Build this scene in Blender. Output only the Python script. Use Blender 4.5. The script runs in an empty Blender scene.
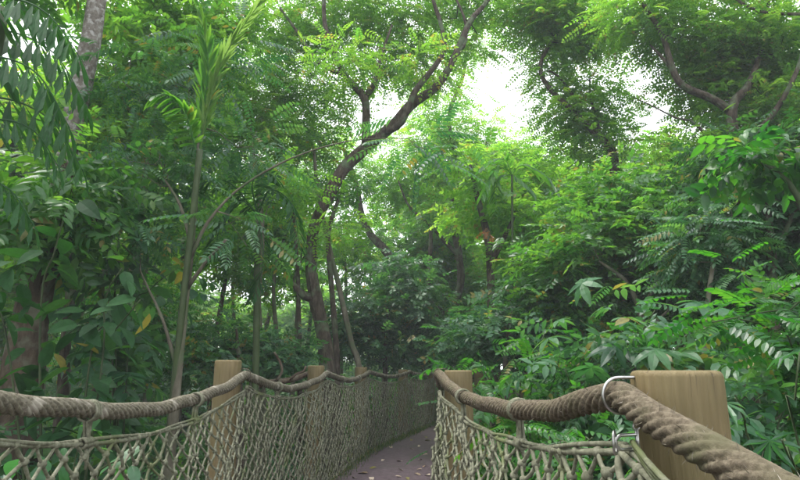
import bpy, math, random
import numpy as np
from mathutils import Vector
rng = np.random.default_rng(11)
random.seed(5)
scene = bpy.context.scene
COL = scene.collection
PI = math.pi
EYE = 1.2
GROUND = -1.1
FPX = 571.0
PITCH = math.atan(130.0 / FPX)
SP, CP = math.sin(PITCH), math.cos(PITCH)

def P(x, y, Y):
    """point at distance Y ahead along the heading of photo point (x, y)"""
    u = (x - 400) / FPX; v = (240 - y) / FPX
    f = CP - v * SP; z = SP + v * CP
    return np.array([u / f * Y, Y, EYE + z / f * Y])

def px(r, Y):
    return r * Y / 585.6

# ------------------------------------------------------------------ materials
MATS = {}
def new_mat(name):
    m = bpy.data.materials.new(name); m.use_nodes = True
    m.node_tree.nodes.clear()
    MATS[name] = m
    return m, m.node_tree.nodes, m.node_tree.links

def ramp(n, stops):
    r = n.new('ShaderNodeValToRGB')
    el = r.color_ramp.elements
    el[0].position = stops[0][0]; el[0].color = (*stops[0][1], 1)
    el[1].position = stops[-1][0]; el[1].color = (*stops[-1][1], 1)
    for p, c in stops[1:-1]:
        e = el.new(p); e.color = (*c, 1)
    return r

def leaf_mat(name, cols, trans, fac=0.4, rough=0.4, spec=0.5):
    m, n, l = new_mat(name)
    out = n.new('ShaderNodeOutputMaterial')
    at = n.new('ShaderNodeAttribute'); at.attribute_name = 'rnd'
    k = len(cols) - 1
    old = (.17, .15, .035)
    r1 = ramp(n, [(i / k * .985, c) for i, c in enumerate(cols)] + [(1.0, old)])
    l.new(at.outputs['Fac'], r1.inputs[0])
    k = len(trans) - 1
    r2 = ramp(n, [(i / k * .985, c) for i, c in enumerate(trans)] + [(1.0, (.5, .45, .06))])
    l.new(at.outputs['Fac'], r2.inputs[0])
    b = n.new('ShaderNodeBsdfPrincipled')
    b.inputs['Roughness'].default_value = rough
    b.inputs['Specular IOR Level'].default_value = spec
    tc = n.new('ShaderNodeTexCoord'); nz = n.new('ShaderNodeTexNoise'); nz.inputs['Scale'].default_value = 38; nz.inputs['Detail'].default_value = 3
    l.new(tc.outputs['Object'], nz.inputs['Vector'])
    mr = n.new('ShaderNodeMapRange'); mr.inputs[1].default_value = .3; mr.inputs[2].default_value = .7; mr.inputs[3].default_value = .72; mr.inputs[4].default_value = 1.25
    l.new(nz.outputs[0], mr.inputs[0])
    vm = n.new('ShaderNodeVectorMath'); vm.operation = 'SCALE'; l.new(r1.outputs[0], vm.inputs[0]); l.new(mr.outputs[0], vm.inputs['Scale'])
    l.new(vm.outputs[0], b.inputs['Base Color'])
    t = n.new('ShaderNodeBsdfTranslucent')
    l.new(r2.outputs[0], t.inputs['Color'])
    mx = n.new('ShaderNodeMixShader'); mx.inputs[0].default_value = fac
    l.new(b.outputs[0], mx.inputs[1]); l.new(t.outputs[0], mx.inputs[2])
    l.new(mx.outputs[0], out.inputs['Surface'])
    return m

def noise_mat(name, stops, scale=6, rough=0.85, bump=0.3, stretch=(1, 1, 1), detail=6, patch=None, dist=0.02, spec=0.3, metal=0.0):
    m, n, l = new_mat(name)
    out = n.new('ShaderNodeOutputMaterial')
    tc = n.new('ShaderNodeTexCoord')
    mp = n.new('ShaderNodeMapping'); mp.inputs['Scale'].default_value = stretch
    l.new(tc.outputs['Object'], mp.inputs[0])
    nz = n.new('ShaderNodeTexNoise'); nz.inputs['Scale'].default_value = scale; nz.inputs['Detail'].default_value = detail
    nz.inputs['Roughness'].default_value = 0.65
    l.new(mp.outputs[0], nz.inputs['Vector'])
    r = ramp(n, stops); l.new(nz.outputs[0], r.inputs[0])
    b = n.new('ShaderNodeBsdfPrincipled')
    b.inputs['Roughness'].default_value = rough
    b.inputs['Specular IOR Level'].default_value = spec
    b.inputs['Metallic'].default_value = metal
    col = r.outputs[0]
    if patch:
        pscale, plo, phi, pcol = patch
        n2 = n.new('ShaderNodeTexNoise'); n2.inputs['Scale'].default_value = pscale; n2.inputs['Detail'].default_value = 5
        l.new(tc.outputs['Object'], n2.inputs['Vector'])
        r2 = ramp(n, [(plo, (0, 0, 0)), (phi, (1, 1, 1))]); l.new(n2.outputs[0], r2.inputs[0])
        mx = n.new('ShaderNodeMixRGB'); mx.inputs[2].default_value = (*pcol, 1)
        l.new(r2.outputs[0], mx.inputs[0]); l.new(col, mx.inputs[1]); col = mx.outputs[0]
    l.new(col, b.inputs['Base Color'])
    if bump:
        bp = n.new('ShaderNodeBump'); bp.inputs['Strength'].default_value = bump; bp.inputs['Distance'].default_value = dist
        l.new(nz.outputs[0], bp.inputs['Height']); l.new(bp.outputs[0], b.inputs['Normal'])
    l.new(b.outputs[0], out.inputs['Surface'])
    return m

M_FINE = leaf_mat('leaf_fine', [(.035, .11, .02), (.06, .16, .025), (.10, .20, .025)], [(.16, .46, .04), (.3, .64, .05), (.46, .76, .06)], .55, .5)
M_BRIGHT = leaf_mat('leaf_bright', [(.04, .13, .02), (.065, .18, .025), (.10, .22, .03)], [(.18, .52, .04), (.32, .68, .05), (.48, .78, .07)], .57, .5)
M_MID = leaf_mat('leaf_mid', [(.022, .085, .025), (.045, .14, .035), (.08, .19, .035)], [(.10, .36, .04), (.2, .56, .04), (.38, .72, .05)], .42, .36, .6)
M_TEAL = leaf_mat('leaf_glossy', [(.018, .065, .032), (.038, .12, .055), (.065, .165, .06)], [(.06, .26, .06), (.14, .42, .07), (.26, .56, .07)], .34, .42, .55)
M_DARK = leaf_mat('leaf_dark', [(.014, .05, .018), (.022, .075, .025), (.032, .1, .03)], [(.03, .16, .02), (.06, .24, .025), (.12, .34, .03)], .3, .7, .2)
M_FRESH = leaf_mat('leaf_fresh', [(.012, .055, .02), (.03, .12, .025), (.065, .17, .03)], [(.03, .2, .02), (.09, .42, .02), (.2, .56, .03)], .4, .35)
M_MOSS = leaf_mat('leaf_moss', [(.03, .06, .012), (.06, .10, .02), (.11, .12, .04)], [(.08, .2, .02), (.15, .3, .03), (.25, .32, .06)], .35, .6)
M_YOUNG = leaf_mat('leaf_young_frond', [(.09, .19, .04), (.12, .23, .05), (.15, .26, .07)], [(.28, .52, .08), (.34, .58, .1), (.4, .62, .12)], .45, .5)
M_DEAD = leaf_mat('leaf_dead', [(.12, .05, .02), (.17, .08, .03), (.22, .12, .05)], [(.4, .14, .03), (.5, .2, .05), (.5, .25, .07)], .4, .7)
M_LITTER = leaf_mat('leaf_litter', [(.12, .07, .035), (.3, .2, .13), (.55, .45, .36)], [(.1, .06, .03), (.2, .15, .08), (.3, .25, .15)], .1, .7)

B_BROWN = noise_mat('bark_brown', [(.3, (.022, .016, .011)), (.5, (.062, .046, .034)), (.72, (.14, .115, .09))], 16, .9, 1.0, (1, 1, .35), patch=(5, .52, .64, (.10, .13, .075)), dist=.05)
B_MOTTLE = noise_mat('bark_mottled', [(.3, (.07, .058, .048)), (.5, (.16, .14, .12)), (.7, (.24, .22, .2))], 18, .9, .8, (1, 1, .6), patch=(20, .5, .62, (.32, .31, .29)), dist=.03)
B_RED = noise_mat('bark_red', [(.3, (.03, .02, .014)), (.5, (.075, .052, .036)), (.72, (.15, .115, .085))], 14, .9, .9, (1, 1, .3), patch=(6, .52, .64, (.13, .125, .09)), dist=.04)
B_PALE = noise_mat('bark_pale', [(.3, (0.063, 0.056, 0.038)), (.55, (0.133, 0.119, 0.087)), (.75, (0.210, 0.196, 0.154))], 12, .85, .5, (1, 1, .35), patch=(3.5, .5, .62, (0.084, 0.105, 0.056)))
B_GREEN = noise_mat('green_stem', [(.3, (0.028, 0.047, 0.017)), (.7, (0.061, 0.088, 0.033))], 12, .6, .3, (1, 1, .4))
def wood_mat():
    m, n, l = new_mat('post_wood')
    out = n.new('ShaderNodeOutputMaterial'); tc = n.new('ShaderNodeTexCoord')
    def noise(scale, st, det=6, lo=.35, hi=.65, off=0):
        mp = n.new('ShaderNodeMapping'); mp.inputs['Scale'].default_value = st; mp.inputs['Location'].default_value = (off, off, off)
        l.new(tc.outputs['Object'], mp.inputs[0])
        z = n.new('ShaderNodeTexNoise'); z.inputs['Scale'].default_value = scale; z.inputs['Detail'].default_value = det; z.inputs['Distortion'].default_value = .4
        l.new(mp.outputs[0], z.inputs['Vector'])
        r = ramp(n, [(lo, (0, 0, 0)), (hi, (1, 1, 1))]); l.new(z.outputs[0], r.inputs[0]); return r.outputs[0]
    def mix(a, b, f, amt=1.0):
        mm = n.new('ShaderNodeMixRGB')
        if amt != 1.0:
            k = n.new('ShaderNodeMath'); k.operation = 'MULTIPLY'; k.inputs[1].default_value = amt; l.new(f, k.inputs[0]); f = k.outputs[0]
        l.new(f, mm.inputs[0])
        if isinstance(a, tuple): mm.inputs[1].default_value = (*a, 1)
        else: l.new(a, mm.inputs[1])
        if isinstance(b, tuple): mm.inputs[2].default_value = (*b, 1)
        else: l.new(b, mm.inputs[2])
        return mm.outputs[0]
    grain = noise(14, (5, 5, .35), 8)
    col = mix((.145, .106, .05), (.19, .142, .072), grain)
    col = mix(col, (.12, .105, .045), noise(3.2, (1, 1, .6), 6, .48, .72, 3), .8)      # algae and damp
    col = mix(col, (.30, .25, .17), noise(9, (1, 1, .25), 4, .66, .74, 7), .7)       # rubbed pale streaks
    crack = noise(30, (3, 3, .12), 3, .66, .70, 11)
    col = mix(col, (.05, .035, .02), crack, .75)
    b = n.new('ShaderNodeBsdfPrincipled'); b.inputs['Roughness'].default_value = .7; b.inputs['Specular IOR Level'].default_value = .3
    l.new(col, b.inputs['Base Color'])
    sub = n.new('ShaderNodeMath'); sub.operation = 'SUBTRACT'; l.new(grain, sub.inputs[0]); l.new(crack, sub.inputs[1])
    bp = n.new('ShaderNodeBump'); bp.inputs['Strength'].default_value = .5; bp.inputs['Distance'].default_value = .004
    l.new(sub.outputs[0], bp.inputs['Height']); l.new(bp.outputs[0], b.inputs['Normal'])
    l.new(b.outputs[0], out.inputs['Surface'])
    return m

M_ROPE = noise_mat('rope_fibre', [(.3, (.045, .036, .025)), (.5, (.118, .097, .068)), (.72, (.215, .182, .132))], 70, .95, 1.0, (1, 1, 1), 8, patch=(9, .5, .75, (.10, .095, .055)), dist=.004, spec=.15)
M_ROPE2 = noise_mat('rope_fibre_weathered', [(.3, (.065, .057, .042)), (.5, (.15, .135, .10)), (.72, (.27, .247, .19))], 70, .95, 1.0, (1, 1, 1), 8, patch=(13, .56, .66, (.34, .31, .26)), dist=.004, spec=.15)
M_NET = noise_mat('net_twine', [(.3, (.08, .083, .055)), (.5, (.158, .16, .112)), (.72, (.27, .268, .2))], 45, .95, .8, (1, 1, 1), 6, patch=(4.5, .54, .68, (.12, .14, .065)), dist=.003, spec=.15)
M_WOODR = wood_mat()
M_METAL = noise_mat('steel', [(.3, (.28, .27, .25)), (.7, (.6, .6, .59))], 30, .36, .05, metal=1.0)
M_RUST = noise_mat('dull_steel', [(.3, (.07, .05, .035)), (.7, (.16, .14, .11))], 30, .65, .2, metal=.5)
M_DECK = noise_mat('deck_surface', [(.3, (0.072, 0.049, 0.058)), (.5, (0.106, 0.075, 0.087)), (.7, (0.140, 0.104, 0.117))], 14, .85, .35, patch=(1.6, .5, .75, (0.081, 0.072, 0.064)), dist=.004)
M_BEAM = noise_mat('beam_wood', [(.3, (.06, .045, .03)), (.7, (.16, .12, .08))], 6, .85, .3, (1, 1, 6))
M_SOIL = noise_mat('forest_soil', [(.3, (.025, .02, .012)), (.5, (.06, .045, .025)), (.72, (.11, .085, .05))], 3, .95, .6, patch=(.6, .45, .62, (.03, .055, .018)), dist=.05)

# ------------------------------------------------------------------ mesh helpers
class Geo:
    """collects triangles/quads; arrays of verts and faces (uniform tuples via tri or quad lists)"""
    def __init__(s):
        s.v = []; s.t = []; s.q = []; s.tr = []; s.qr = []; s.n = 0
    def add(s, v, tris=None, quads=None, tr=None, qr=None):
        v = np.asarray(v, np.float32).reshape(-1, 3)
        if tris is not None and len(tris):
            s.t.append(np.asarray(tris, np.int64) + s.n)
            s.tr.append(np.full(len(tris), .5, np.float32) if tr is None else tr)
        if quads is not None and len(quads):
            s.q.append(np.asarray(quads, np.int64) + s.n)
            s.qr.append(np.full(len(quads), .5, np.float32) if qr is None else qr)
        s.v.append(v); s.n += len(v)
    def mesh(s, name, mat, smooth=True):
        V = np.concatenate(s.v) if s.v else np.zeros((0, 3), np.float32)
        T = np.concatenate(s.t) if s.t else np.zeros((0, 3), np.int64)
        Q = np.concatenate(s.q) if s.q else np.zeros((0, 4), np.int64)
        me = bpy.data.meshes.new(name)
        me.vertices.add(len(V)); me.vertices.foreach_set('co', V.ravel())
        nl = T.size + Q.size
        me.loops.add(nl)
        me.loops.foreach_set('vertex_index', np.concatenate([T.ravel(), Q.ravel()]).astype(np.int32))
        npoly = len(T) + len(Q)
        me.polygons.add(npoly)
        st = np.concatenate([np.arange(len(T)) * 3, T.size + np.arange(len(Q)) * 4]).astype(np.int32)
        me.polygons.foreach_set('loop_start', st)
        me.polygons.foreach_set('use_smooth', np.full(npoly, smooth))
        me.update(calc_edges=True)
        a = me.attributes.new('rnd', 'FLOAT', 'FACE')
        R = np.concatenate(s.tr + s.qr) if (s.tr or s.qr) else np.zeros(0, np.float32)
        a.data.foreach_set('value', R.astype(np.float32))
        me.materials.append(mat)
        return me
    def obj(s, name, mat, parent=None, smooth=True):
        if parent is not None:      # geometry is collected in world space; move into the parent's frame
            off = np.array(parent.location, np.float32)
            s.v = [v - off for v in s.v]
        o = bpy.data.objects.new(name, s.mesh(name, mat, smooth))
        COL.objects.link(o)
        o.parent = parent
        return o

def empty(name, loc, label=None, cat=None, group=None):
    o = bpy.data.objects.new(name, None); COL.objects.link(o)
    o.empty_display_size = .1
    o.location = [float(c) for c in loc]
    tag(o, label, cat, group)
    return o

def tag(o, label=None, cat=None, group=None, kind=None):
    if label: o['label'] = label
    if cat: o['category'] = cat
    if group: o['group'] = group
    if kind: o['kind'] = kind
    return o

def smooth_path(pts, step=.15):
    """Catmull-Rom through points of any width (xyz + radius)"""
    p = np.array(pts, float)
    if len(p) < 2: return p
    p = np.vstack([2 * p[0] - p[1], p, 2 * p[-1] - p[-2]])
    out = []
    for i in range(1, len(p) - 2):
        a, b, c, d = p[i - 1:i + 3]
        k = max(1, int(np.linalg.norm(c[:3] - b[:3]) / step))
        for t in np.arange(k) / k:
            out.append(.5 * ((2 * b) + (-a + c) * t + (2 * a - 5 * b + 4 * c - d) * t * t + (-a + 3 * b - 3 * c + d) * t ** 3))
    out.append(p[-2])
    return np.array(out)

def frames(p):
    d = np.gradient(p, axis=0); d /= np.linalg.norm(d, axis=1)[:, None] + 1e-9
    N = np.zeros_like(p)
    ref = np.array([0, 0, 1.]) if abs(d[0][2]) < .9 else np.array([1., 0, 0])
    n = np.cross(d[0], ref); n /= np.linalg.norm(n)
    for i in range(len(p)):
        n = n - d[i] * np.dot(n, d[i]); n /= np.linalg.norm(n) + 1e-9
        N[i] = n
    return d, N, np.cross(d, N)

def tube(g, p, r, sides=8, prof=None, cap=True, wob=0.0):
    """sweep; prof(theta, s) -> radius factor"""
    p = np.asarray(p, float); r = np.broadcast_to(np.asarray(r, float), (len(p),))
    d, N, B = frames(p)
    th = np.arange(sides) / sides * 2 * PI
    seg = np.r_[0, np.cumsum(np.linalg.norm(np.diff(p, axis=0), axis=1))]
    R = r[:, None] * np.ones(sides)[None]
    if prof is not None: R = R * prof(th[None, :], seg[:, None])
    if wob: R = R * (1 + wob * rng.normal(size=R.shape))
    V = p[:, None] + R[..., None] * (np.cos(th)[None, :, None] * N[:, None] + np.sin(th)[None, :, None] * B[:, None])
    m = len(p)
    i = np.arange(m - 1)[:, None] * sides; j = np.arange(sides)[None]; j2 = (j + 1) % sides
    Q = np.stack([i + j, i + j2, i + sides + j2, i + sides + j], -1).reshape(-1, 4)
    V = V.reshape(-1, 3)
    T = None
    if cap:
        V = np.vstack([V, p[0], p[-1]])
        a = m * sides; jj = np.arange(sides); jn = (jj + 1) % sides
        T = np.vstack([np.stack([np.full(sides, a), jn, jj], -1), np.stack([np.full(sides, a + 1), (m - 1) * sides + jj, (m - 1) * sides + jn], -1)])
    g.add(V, T, Q)

def box(g, c, s, rz=0.0):
    c = np.array(c, float); s = np.array(s, float) / 2
    v = np.array([[x, y, z] for x in (-1, 1) for y in (-1, 1) for z in (-1, 1)]) * s
    R = np.array([[math.cos(rz), -math.sin(rz), 0], [math.sin(rz), math.cos(rz), 0], [0, 0, 1]])
    g.add(v @ R.T + c, None, [[0, 1, 3, 2], [4, 6, 7, 5], [0, 4, 5, 1], [2, 3, 7, 6], [0, 2, 6, 4], [1, 5, 7, 3]])

# ------------------------------------------------------------------ leaf templates (V, T, leafid)
def t_lite(w=.45, fold=.06):
    return np.array([[0, 0, 0], [-w / 2, .45, fold], [0, 1, -.04], [w / 2, .45, fold]]), np.array([[0, 2, 1], [0, 3, 2]])

def t_full(w=.4, curl=.25, fold=.07, k=5, tip=1.0):
    ys = np.linspace(0, 1, k + 1)
    V = []; T = []
    for y in ys:
        hw = w / 2 * (math.sin(PI * min(1, y ** .8)) ** .75 if 0 < y < 1 else 0) * (1 if y < .5 else tip)
        z = -curl * y * y
        V += [[-hw, y, z + fold * hw * 4 * .5], [0, y, z], [hw, y, z + fold * hw * 4 * .5]]
    for i in range(k):
        a = i * 3; b = a + 3
        for c in (0, 1):
            T += [[a + c, a + c + 1, b + c + 1], [a + c, b + c + 1, b + c]]
    return np.array(V), np.array(T)

def t_wedge():
    """jagged fish-tail leaflet"""
    V = np.array([[0, 0, 0], [-.13, .4, .03], [-.2, .78, -.02], [-.09, .86, -.04], [0, .5, 0], [0, 1.0, -.08], [.07, .8, -.03], [.17, .7, -.01], [.1, .38, .03]], float)
    T = np.array([[0, 4, 1], [1, 4, 2], [2, 4, 3], [3, 4, 5], [4, 6, 5], [4, 7, 6], [4, 8, 7], [0, 8, 4]])
    V = V * [.5, 1, 1]
    return V, T

def t_lobed():
    """deeply lobed palmate blade"""
    V = [[0, 0, 0]]; T = []
    n = 7
    for i in range(n):
        a = (i - (n - 1) / 2) / (n - 1) * PI * 1.45
        L = 1.0 - .35 * abs(i - 3) / 3
        da = .24
        def pt(r, an, z): return [r * math.sin(an), r * math.cos(an), z]
        b = len(V)
        V += [pt(.3 * L, a - da * 1.1, .02), pt(.65 * L, a - da * .62, 0), pt(.6 * L, a, -.05), pt(L, a, -.2), pt(.65 * L, a + da * .62, 0), pt(.3 * L, a + da * 1.1, .02)]
        T += [[0, b, b + 2], [b, b + 1, b + 2], [b + 1, b + 3, b + 2], [b + 2, b + 3, b + 4], [b + 2, b + 4, b + 5], [0, b + 2, b + 5]]
    V = np.array(V, float); V[:, 1] += .15; V[0, 1] = 0.1
    return V, np.array(T)

def combine(parts):
    V = []; T = []; I = []; n = 0
    for k, (v, t) in enumerate(parts):
        V.append(v); T.append(t + n); I.append(np.full(len(t), k)); n += len(v)
    return np.vstack(V), np.vstack(T), np.concatenate(I)

def single(leaf):
    v, t = leaf
    return v, t, np.zeros(len(t), int)

def xf(leaf, origin, yaxis, zaxis, L):
    v, t = leaf
    y = np.array(yaxis, float); y /= np.linalg.norm(y)
    z = np.array(zaxis, float); x = np.cross(y, z); x /= np.linalg.norm(x); z = np.cross(x, y)
    return (v * L) @ np.array([x, y, z]) + np.array(origin, float), t

def pinnate(pairs, ll, leaf, ang=62, droop=.15, hang=0.1, stalk=.12, taper=.35, rachis=.006, seed=0, upsweep=0.0):
    """compound leaf along +Y, unit length"""
    r = np.random.default_rng(seed)
    parts = []
    ys = stalk + (1 - stalk) * np.arange(pairs) / max(1, pairs - 1) * .97
    def pos(y): return np.array([0, y, -droop * y * y])
    for i, y in enumerate(ys):
        s = ll * (1 - taper * abs(2 * (y - .45))) * r.uniform(.9, 1.1)
        for sd in (-1, 1):
            a = math.radians(ang + r.uniform(-7, 7))
            yd = (sd * math.sin(a), math.cos(a), -hang - 2 * droop * y * math.cos(a) + upsweep)
            parts.append(xf(leaf, pos(y), yd, (sd * r.uniform(-.15, .25), r.uniform(-.2, .1), 1), s))
    parts.append(xf(leaf, pos(1.0), (0, 1, -.2 - droop), (0, 0.2, 1), ll * .9))
    if rachis:
        k = 4
        V = []; T = []
        for q in range(k + 1):
            p = pos(q / k); w = rachis * (1 - .6 * q / k)
            V += [p + [-w, 0, 0], p + [w, 0, 0], p + [0, 0, -w * 1.4]]
        for q in range(k):
            a = q * 3; b = a + 3
            for c in range(3):
                d = (c + 1) % 3
                T += [[a + c, a + d, b + d], [a + c, b + d, b + c]]
        parts.append((np.array(V), np.array(T)))
    return combine(parts)

def whorl(n, leaf, L=.6, tilt=-.15, stalk=.35, seed=0):
    """palmate / whorled leaves at a stalk's end"""
    r = np.random.default_rng(seed); parts = []
    for i in range(n):
        a = 2 * PI * (i + r.uniform(-.2, .2)) / n
        parts.append(xf(leaf, (0, stalk, 0), (math.cos(a), math.sin(a), tilt + r.uniform(-.15, .1)), (0, 0, 1), L * r.uniform(.75, 1.05)))
    return combine(parts)

def spray(n, leaf, ll=.3, seed=0, spread=.35):
    """alternate simple leaves along a twig, unit length"""
    r = np.random.default_rng(seed); parts = []
    for i in range(n):
        y = .1 + .9 * i / n; sd = -1 if i % 2 else 1
        parts.append(xf(leaf, (0, y, -.12 * y * y), (sd * r.uniform(.5, 1), r.uniform(.3, .9), r.uniform(-.5, .15)), (r.uniform(-spread, spread), r.uniform(-spread, spread), 1), ll * r.uniform(.7, 1.15)))
    return combine(parts)

def scatter(g, tpls, pos, ydir, zdir, scale, bright=None):
    """place templates with numpy; rnd varies per leaf inside each"""
    pos = np.asarray(pos, float); n = len(pos)
    if not n: return
    y = ydir / (np.linalg.norm(ydir, axis=1)[:, None] + 1e-9)
    x = np.cross(y, zdir); x /= np.linalg.norm(x, axis=1)[:, None] + 1e-9
    z = np.cross(x, y)
    which = rng.integers(0, len(tpls), n)
    base = rng.uniform(0, 1, n) if bright is None else bright
    for k, (V, T, I) in enumerate(tpls):
        idx = np.nonzero(which == k)[0]
        if not len(idx): continue
        M = np.stack([x[idx], y[idx], z[idx]], 1) * scale[idx][:, None, None]
        W = np.einsum('vk,nkc->nvc', V, M) + pos[idx][:, None]
        m = len(idx)
        TT = (T[None] + (np.arange(m) * len(V))[:, None, None]).reshape(-1, 3)
        jit = rng.uniform(-.22, .22, (m, I.max() + 1))
        R = np.clip(base[idx][:, None] + jit[:, I], 0, 1).reshape(-1).astype(np.float32)
        g.add(W.reshape(-1, 3), TT, None, R)

LITE = t_lite(.58)
LITEN = t_lite(.36)
TP_FINE = [pinnate(6, .26, LITE, rachis=0, seed=i, droop=.2) for i in range(3)]
TP_PIN = [pinnate(8, .24, t_full(.42, .2, .07, 3), seed=i, droop=.22, hang=.15) for i in range(3)]
TP_PINR = [pinnate(8, .23, t_full(.52, .12, .05, 4), seed=i, droop=.16, hang=.1, ang=72, taper=.15) for i in range(3)]
TP_SPR = [spray(9, LITE, .34, seed=i) for i in range(4)]
TP_SPRF = [spray(8, t_full(.42, .25, .07, 3), .36, seed=i) for i in range(4)]
TP_WH = [whorl(7, t_full(.36, .3, .06, 4), .62, seed=i) for i in range(3)]
TP_BROAD = [spray(6, t_full(.46, .3, .07, 5), .5, seed=i) for i in range(3)]
TP_SIMPLE = [single(t_lite(.55))]

# ------------------------------------------------------------------ trees
def grow(nodes, nrad, tips, g, rmax=.035, step=.35, taper_end=.004):
    """connect each tip to the nearest existing node by a crooked twig"""
    nodes = [np.array(p, float) for p in nodes]; nrad = list(nrad)
    tips = list(tips)
    arr = np.array(nodes)
    tips.sort(key=lambda t: np.min(np.sum((arr - t) ** 2, 1)))
    for t in tips:
        A = np.array(nodes)
        d = t - A
        cost = np.linalg.norm(d, axis=1) + np.maximum(0, -d[:, 2]) * 1.2
        i = int(np.argmin(cost)); s = A[i]; L = np.linalg.norm(t - s)
        if L < .12: continue
        k = max(3, int(L / step) + 2)
        u = np.linspace(0, 1, k)[:, None]
        pts = s + (t - s) * u
        off = rng.normal(size=3) * L * .09
        pts = pts + np.sin(u * PI) * off + np.sin(u * PI) * np.array([0, 0, -.04 * L])
        pts[1:-1] += rng.normal(size=(k - 2, 3)) * L * .025
        r0 = min(nrad[i] * .75, .007 + .012 * L, rmax)
        r = np.linspace(r0, taper_end, k)
        tube(g, pts, r, 5, cap=False)
        for j in range(1, k):
            nodes.append(pts[j]); nrad.append(r[j])
    return nodes

def lobe_tips(c, r, n, flat=.75, shell=2.4):
    v = rng.normal(size=(n, 3)); v /= np.linalg.norm(v, axis=1)[:, None]
    rad = rng.uniform(0, 1, n) ** (1 / shell)
    return np.array(c) + v * rad[:, None] * np.array([r, r, r * flat])

def leaves_at(g, tips, tpls, per, size, spread, droop=-.25, center=None, tilt=.45, szvar=.25, bias=None):
    n = len(tips) * per
    base = np.repeat(tips, per, 0)
    pos = base + rng.normal(size=(n, 3)) * np.array([spread, spread, spread * .55])
    out = pos - base
    if center is not None: out = out + .35 * (base - center) / (np.linalg.norm(base - center, axis=1)[:, None] + .1) * spread
    y = out / (np.linalg.norm(out, axis=1)[:, None] + 1e-6) + rng.normal(size=(n, 3)) * .45
    y[:, 2] = y[:, 2] * .5 + droop
    z = np.array([0, 0, 1.]) + rng.normal(size=(n, 3)) * tilt
    sc = size * rng.uniform(1 - szvar, 1 + szvar, n)
    tb = rng.uniform(.15, .85, len(tips)) if bias is None else np.clip(bias + rng.uniform(-.25, .25, len(tips)), 0, 1)
    br = np.clip(np.repeat(tb, per) + rng.uniform(-.2, .2, n), 0, 1)
    scatter(g, tpls, pos, y, z, sc, br)

def flare(r, seed):
    q = np.random.default_rng(seed).uniform(0, 6.28, 4)
    return lambda th, s: 1 + .035 * np.sin(7 * th + q[3] + 1.5 * np.sin(s * 4)) + .03 * np.sin(s * 9 + 2 * th + q[1]) + .07 * np.sin(2 * th + q[0] + s * .8) + .05 * np.sin(3 * th + q[1] - s * 1.1) + .04 * np.sin(5 * th + q[2] + s * 2.3)

def make_tree(name, label, cat, limbs, lobes, leafmat, bark, tpls, per, size, spread, group=None,
              droop=-.25, rmax=.035, sides=12, extra_nodes=True, tilt=.45, to_ground=True, upper=None):
    """limbs: [(x, y, Y, radius), ...] per limb, the first is the trunk; lobes: (x, y, Y, rpx, ntips)"""
    L3 = []
    for li, limb in enumerate(limbs):
        pts = [list(P(x, y, Y)) + [r] for (x, y, Y, r) in limb]
        if li == 0 and to_ground:
            b = pts[0]; nx = pts[1]
            slope = (np.array(b[:3]) - np.array(nx[:3])); slope = slope / (abs(slope[2]) + 1e-6)
            h = b[2] - GROUND + .2
            if h > .1:
                pts.insert(0, [b[0] + slope[0] * h * .6, b[1] + slope[1] * h * .4, GROUND - .2, b[3] * 1.35])
        L3.append(smooth_path(pts, .12))
    base = L3[0][0][:3]
    root = empty(name, (base[0], base[1], GROUND), label, cat, group)
    g = Geo(); tube(g, L3[0][:, :3], L3[0][:, 3], sides + 4, flare(1, len(name) + int(base[0] * 7) % 99))
    g.obj('trunk', bark, root)
    nodes = list(L3[0][len(L3[0]) // 2:, :3]); nr = list(L3[0][len(L3[0]) // 2:, 3])
    for k, l in enumerate(L3[1:]):
        g = Geo(); tube(g, l[:, :3], l[:, 3], sides, flare(1, k + 3)); g.obj('limb', upper if (upper and k == 0) else bark, root)
        nodes += list(l[:, :3]); nr += list(l[:, 3])
    tips = []
    gc = Geo(); gt = Geo()
    for (x, y, Y, rp, nt) in lobes:
        c = P(x, y, Y); r = px(rp, Y)
        t = lobe_tips(c, r, nt)
        leaves_at(gc, t, tpls, per, size, spread, droop, c, tilt)
        tips.append(t)
    if tips:
        grow(nodes, nr, np.concatenate(tips), gt, rmax)
        if gt.n: gt.obj('twigs', bark, root)
        gc.obj('crown', leafmat, root, smooth=False)
    return root

def copy_tree(o, loc, rz, s, label=None):
    c = o.copy(); COL.objects.link(c)
    c.location = loc; c.rotation_euler = (0, 0, rz); c.scale = (s, s, s)
    if label: c['label'] = label
    for ch in o.children:
        d = ch.copy(); COL.objects.link(d); d.parent = c
    return c

# ================================================================== SETTING
def ground_z(x, y):
    d = np.sqrt(np.asarray(x) ** 2 + (np.asarray(y) - 5) ** 2)
    return GROUND + .22 * np.sin(x * .35 + 1) * np.cos(y * .28) + .1 * np.sin(x * 1.1 + y * .7) + .03 * np.clip(d - 16, 0, 200)

g = Geo()
n = 180
a = np.linspace(-1, 1, n); a = np.sign(a) * (np.abs(a) ** 2.0) * 95
X, Y_ = np.meshgrid(a, a + 5)
Z = ground_z(X, Y_)
i = np.arange(n - 1)[:, None] * n + np.arange(n - 1)[None]
g.add(np.stack([X, Y_, Z], -1).reshape(-1, 3), None, np.stack([i, i + 1, i + n + 1, i + n], -1).reshape(-1, 4))
tag(g.obj('ground', M_SOIL), kind='structure')

# ------------------------------------------------------------------ bridge
LP = [(-1.20, -1.6), (-1.27, 1.3), (-1.234, 4.2), (-.932, 6.5), (-.60, 9.0), (.06, 11.5), (.74, 14.0), (1.78, 16.3), (3.3, 18.3)]
RP = [(.74, -1.2), (.61, 1.3), (.387, 3.9), (.62, 6.4), (.93, 8.9), (1.5, 11.1), (2.2, 13.4), (3.2, 15.3), (4.6, 16.9)]
LT = [.03, .03, .07, .05, .045, .01, .0, .0, .0]
RT = [.0, .0, .0, .0, .0, .0, .0, .0, .0]

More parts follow.
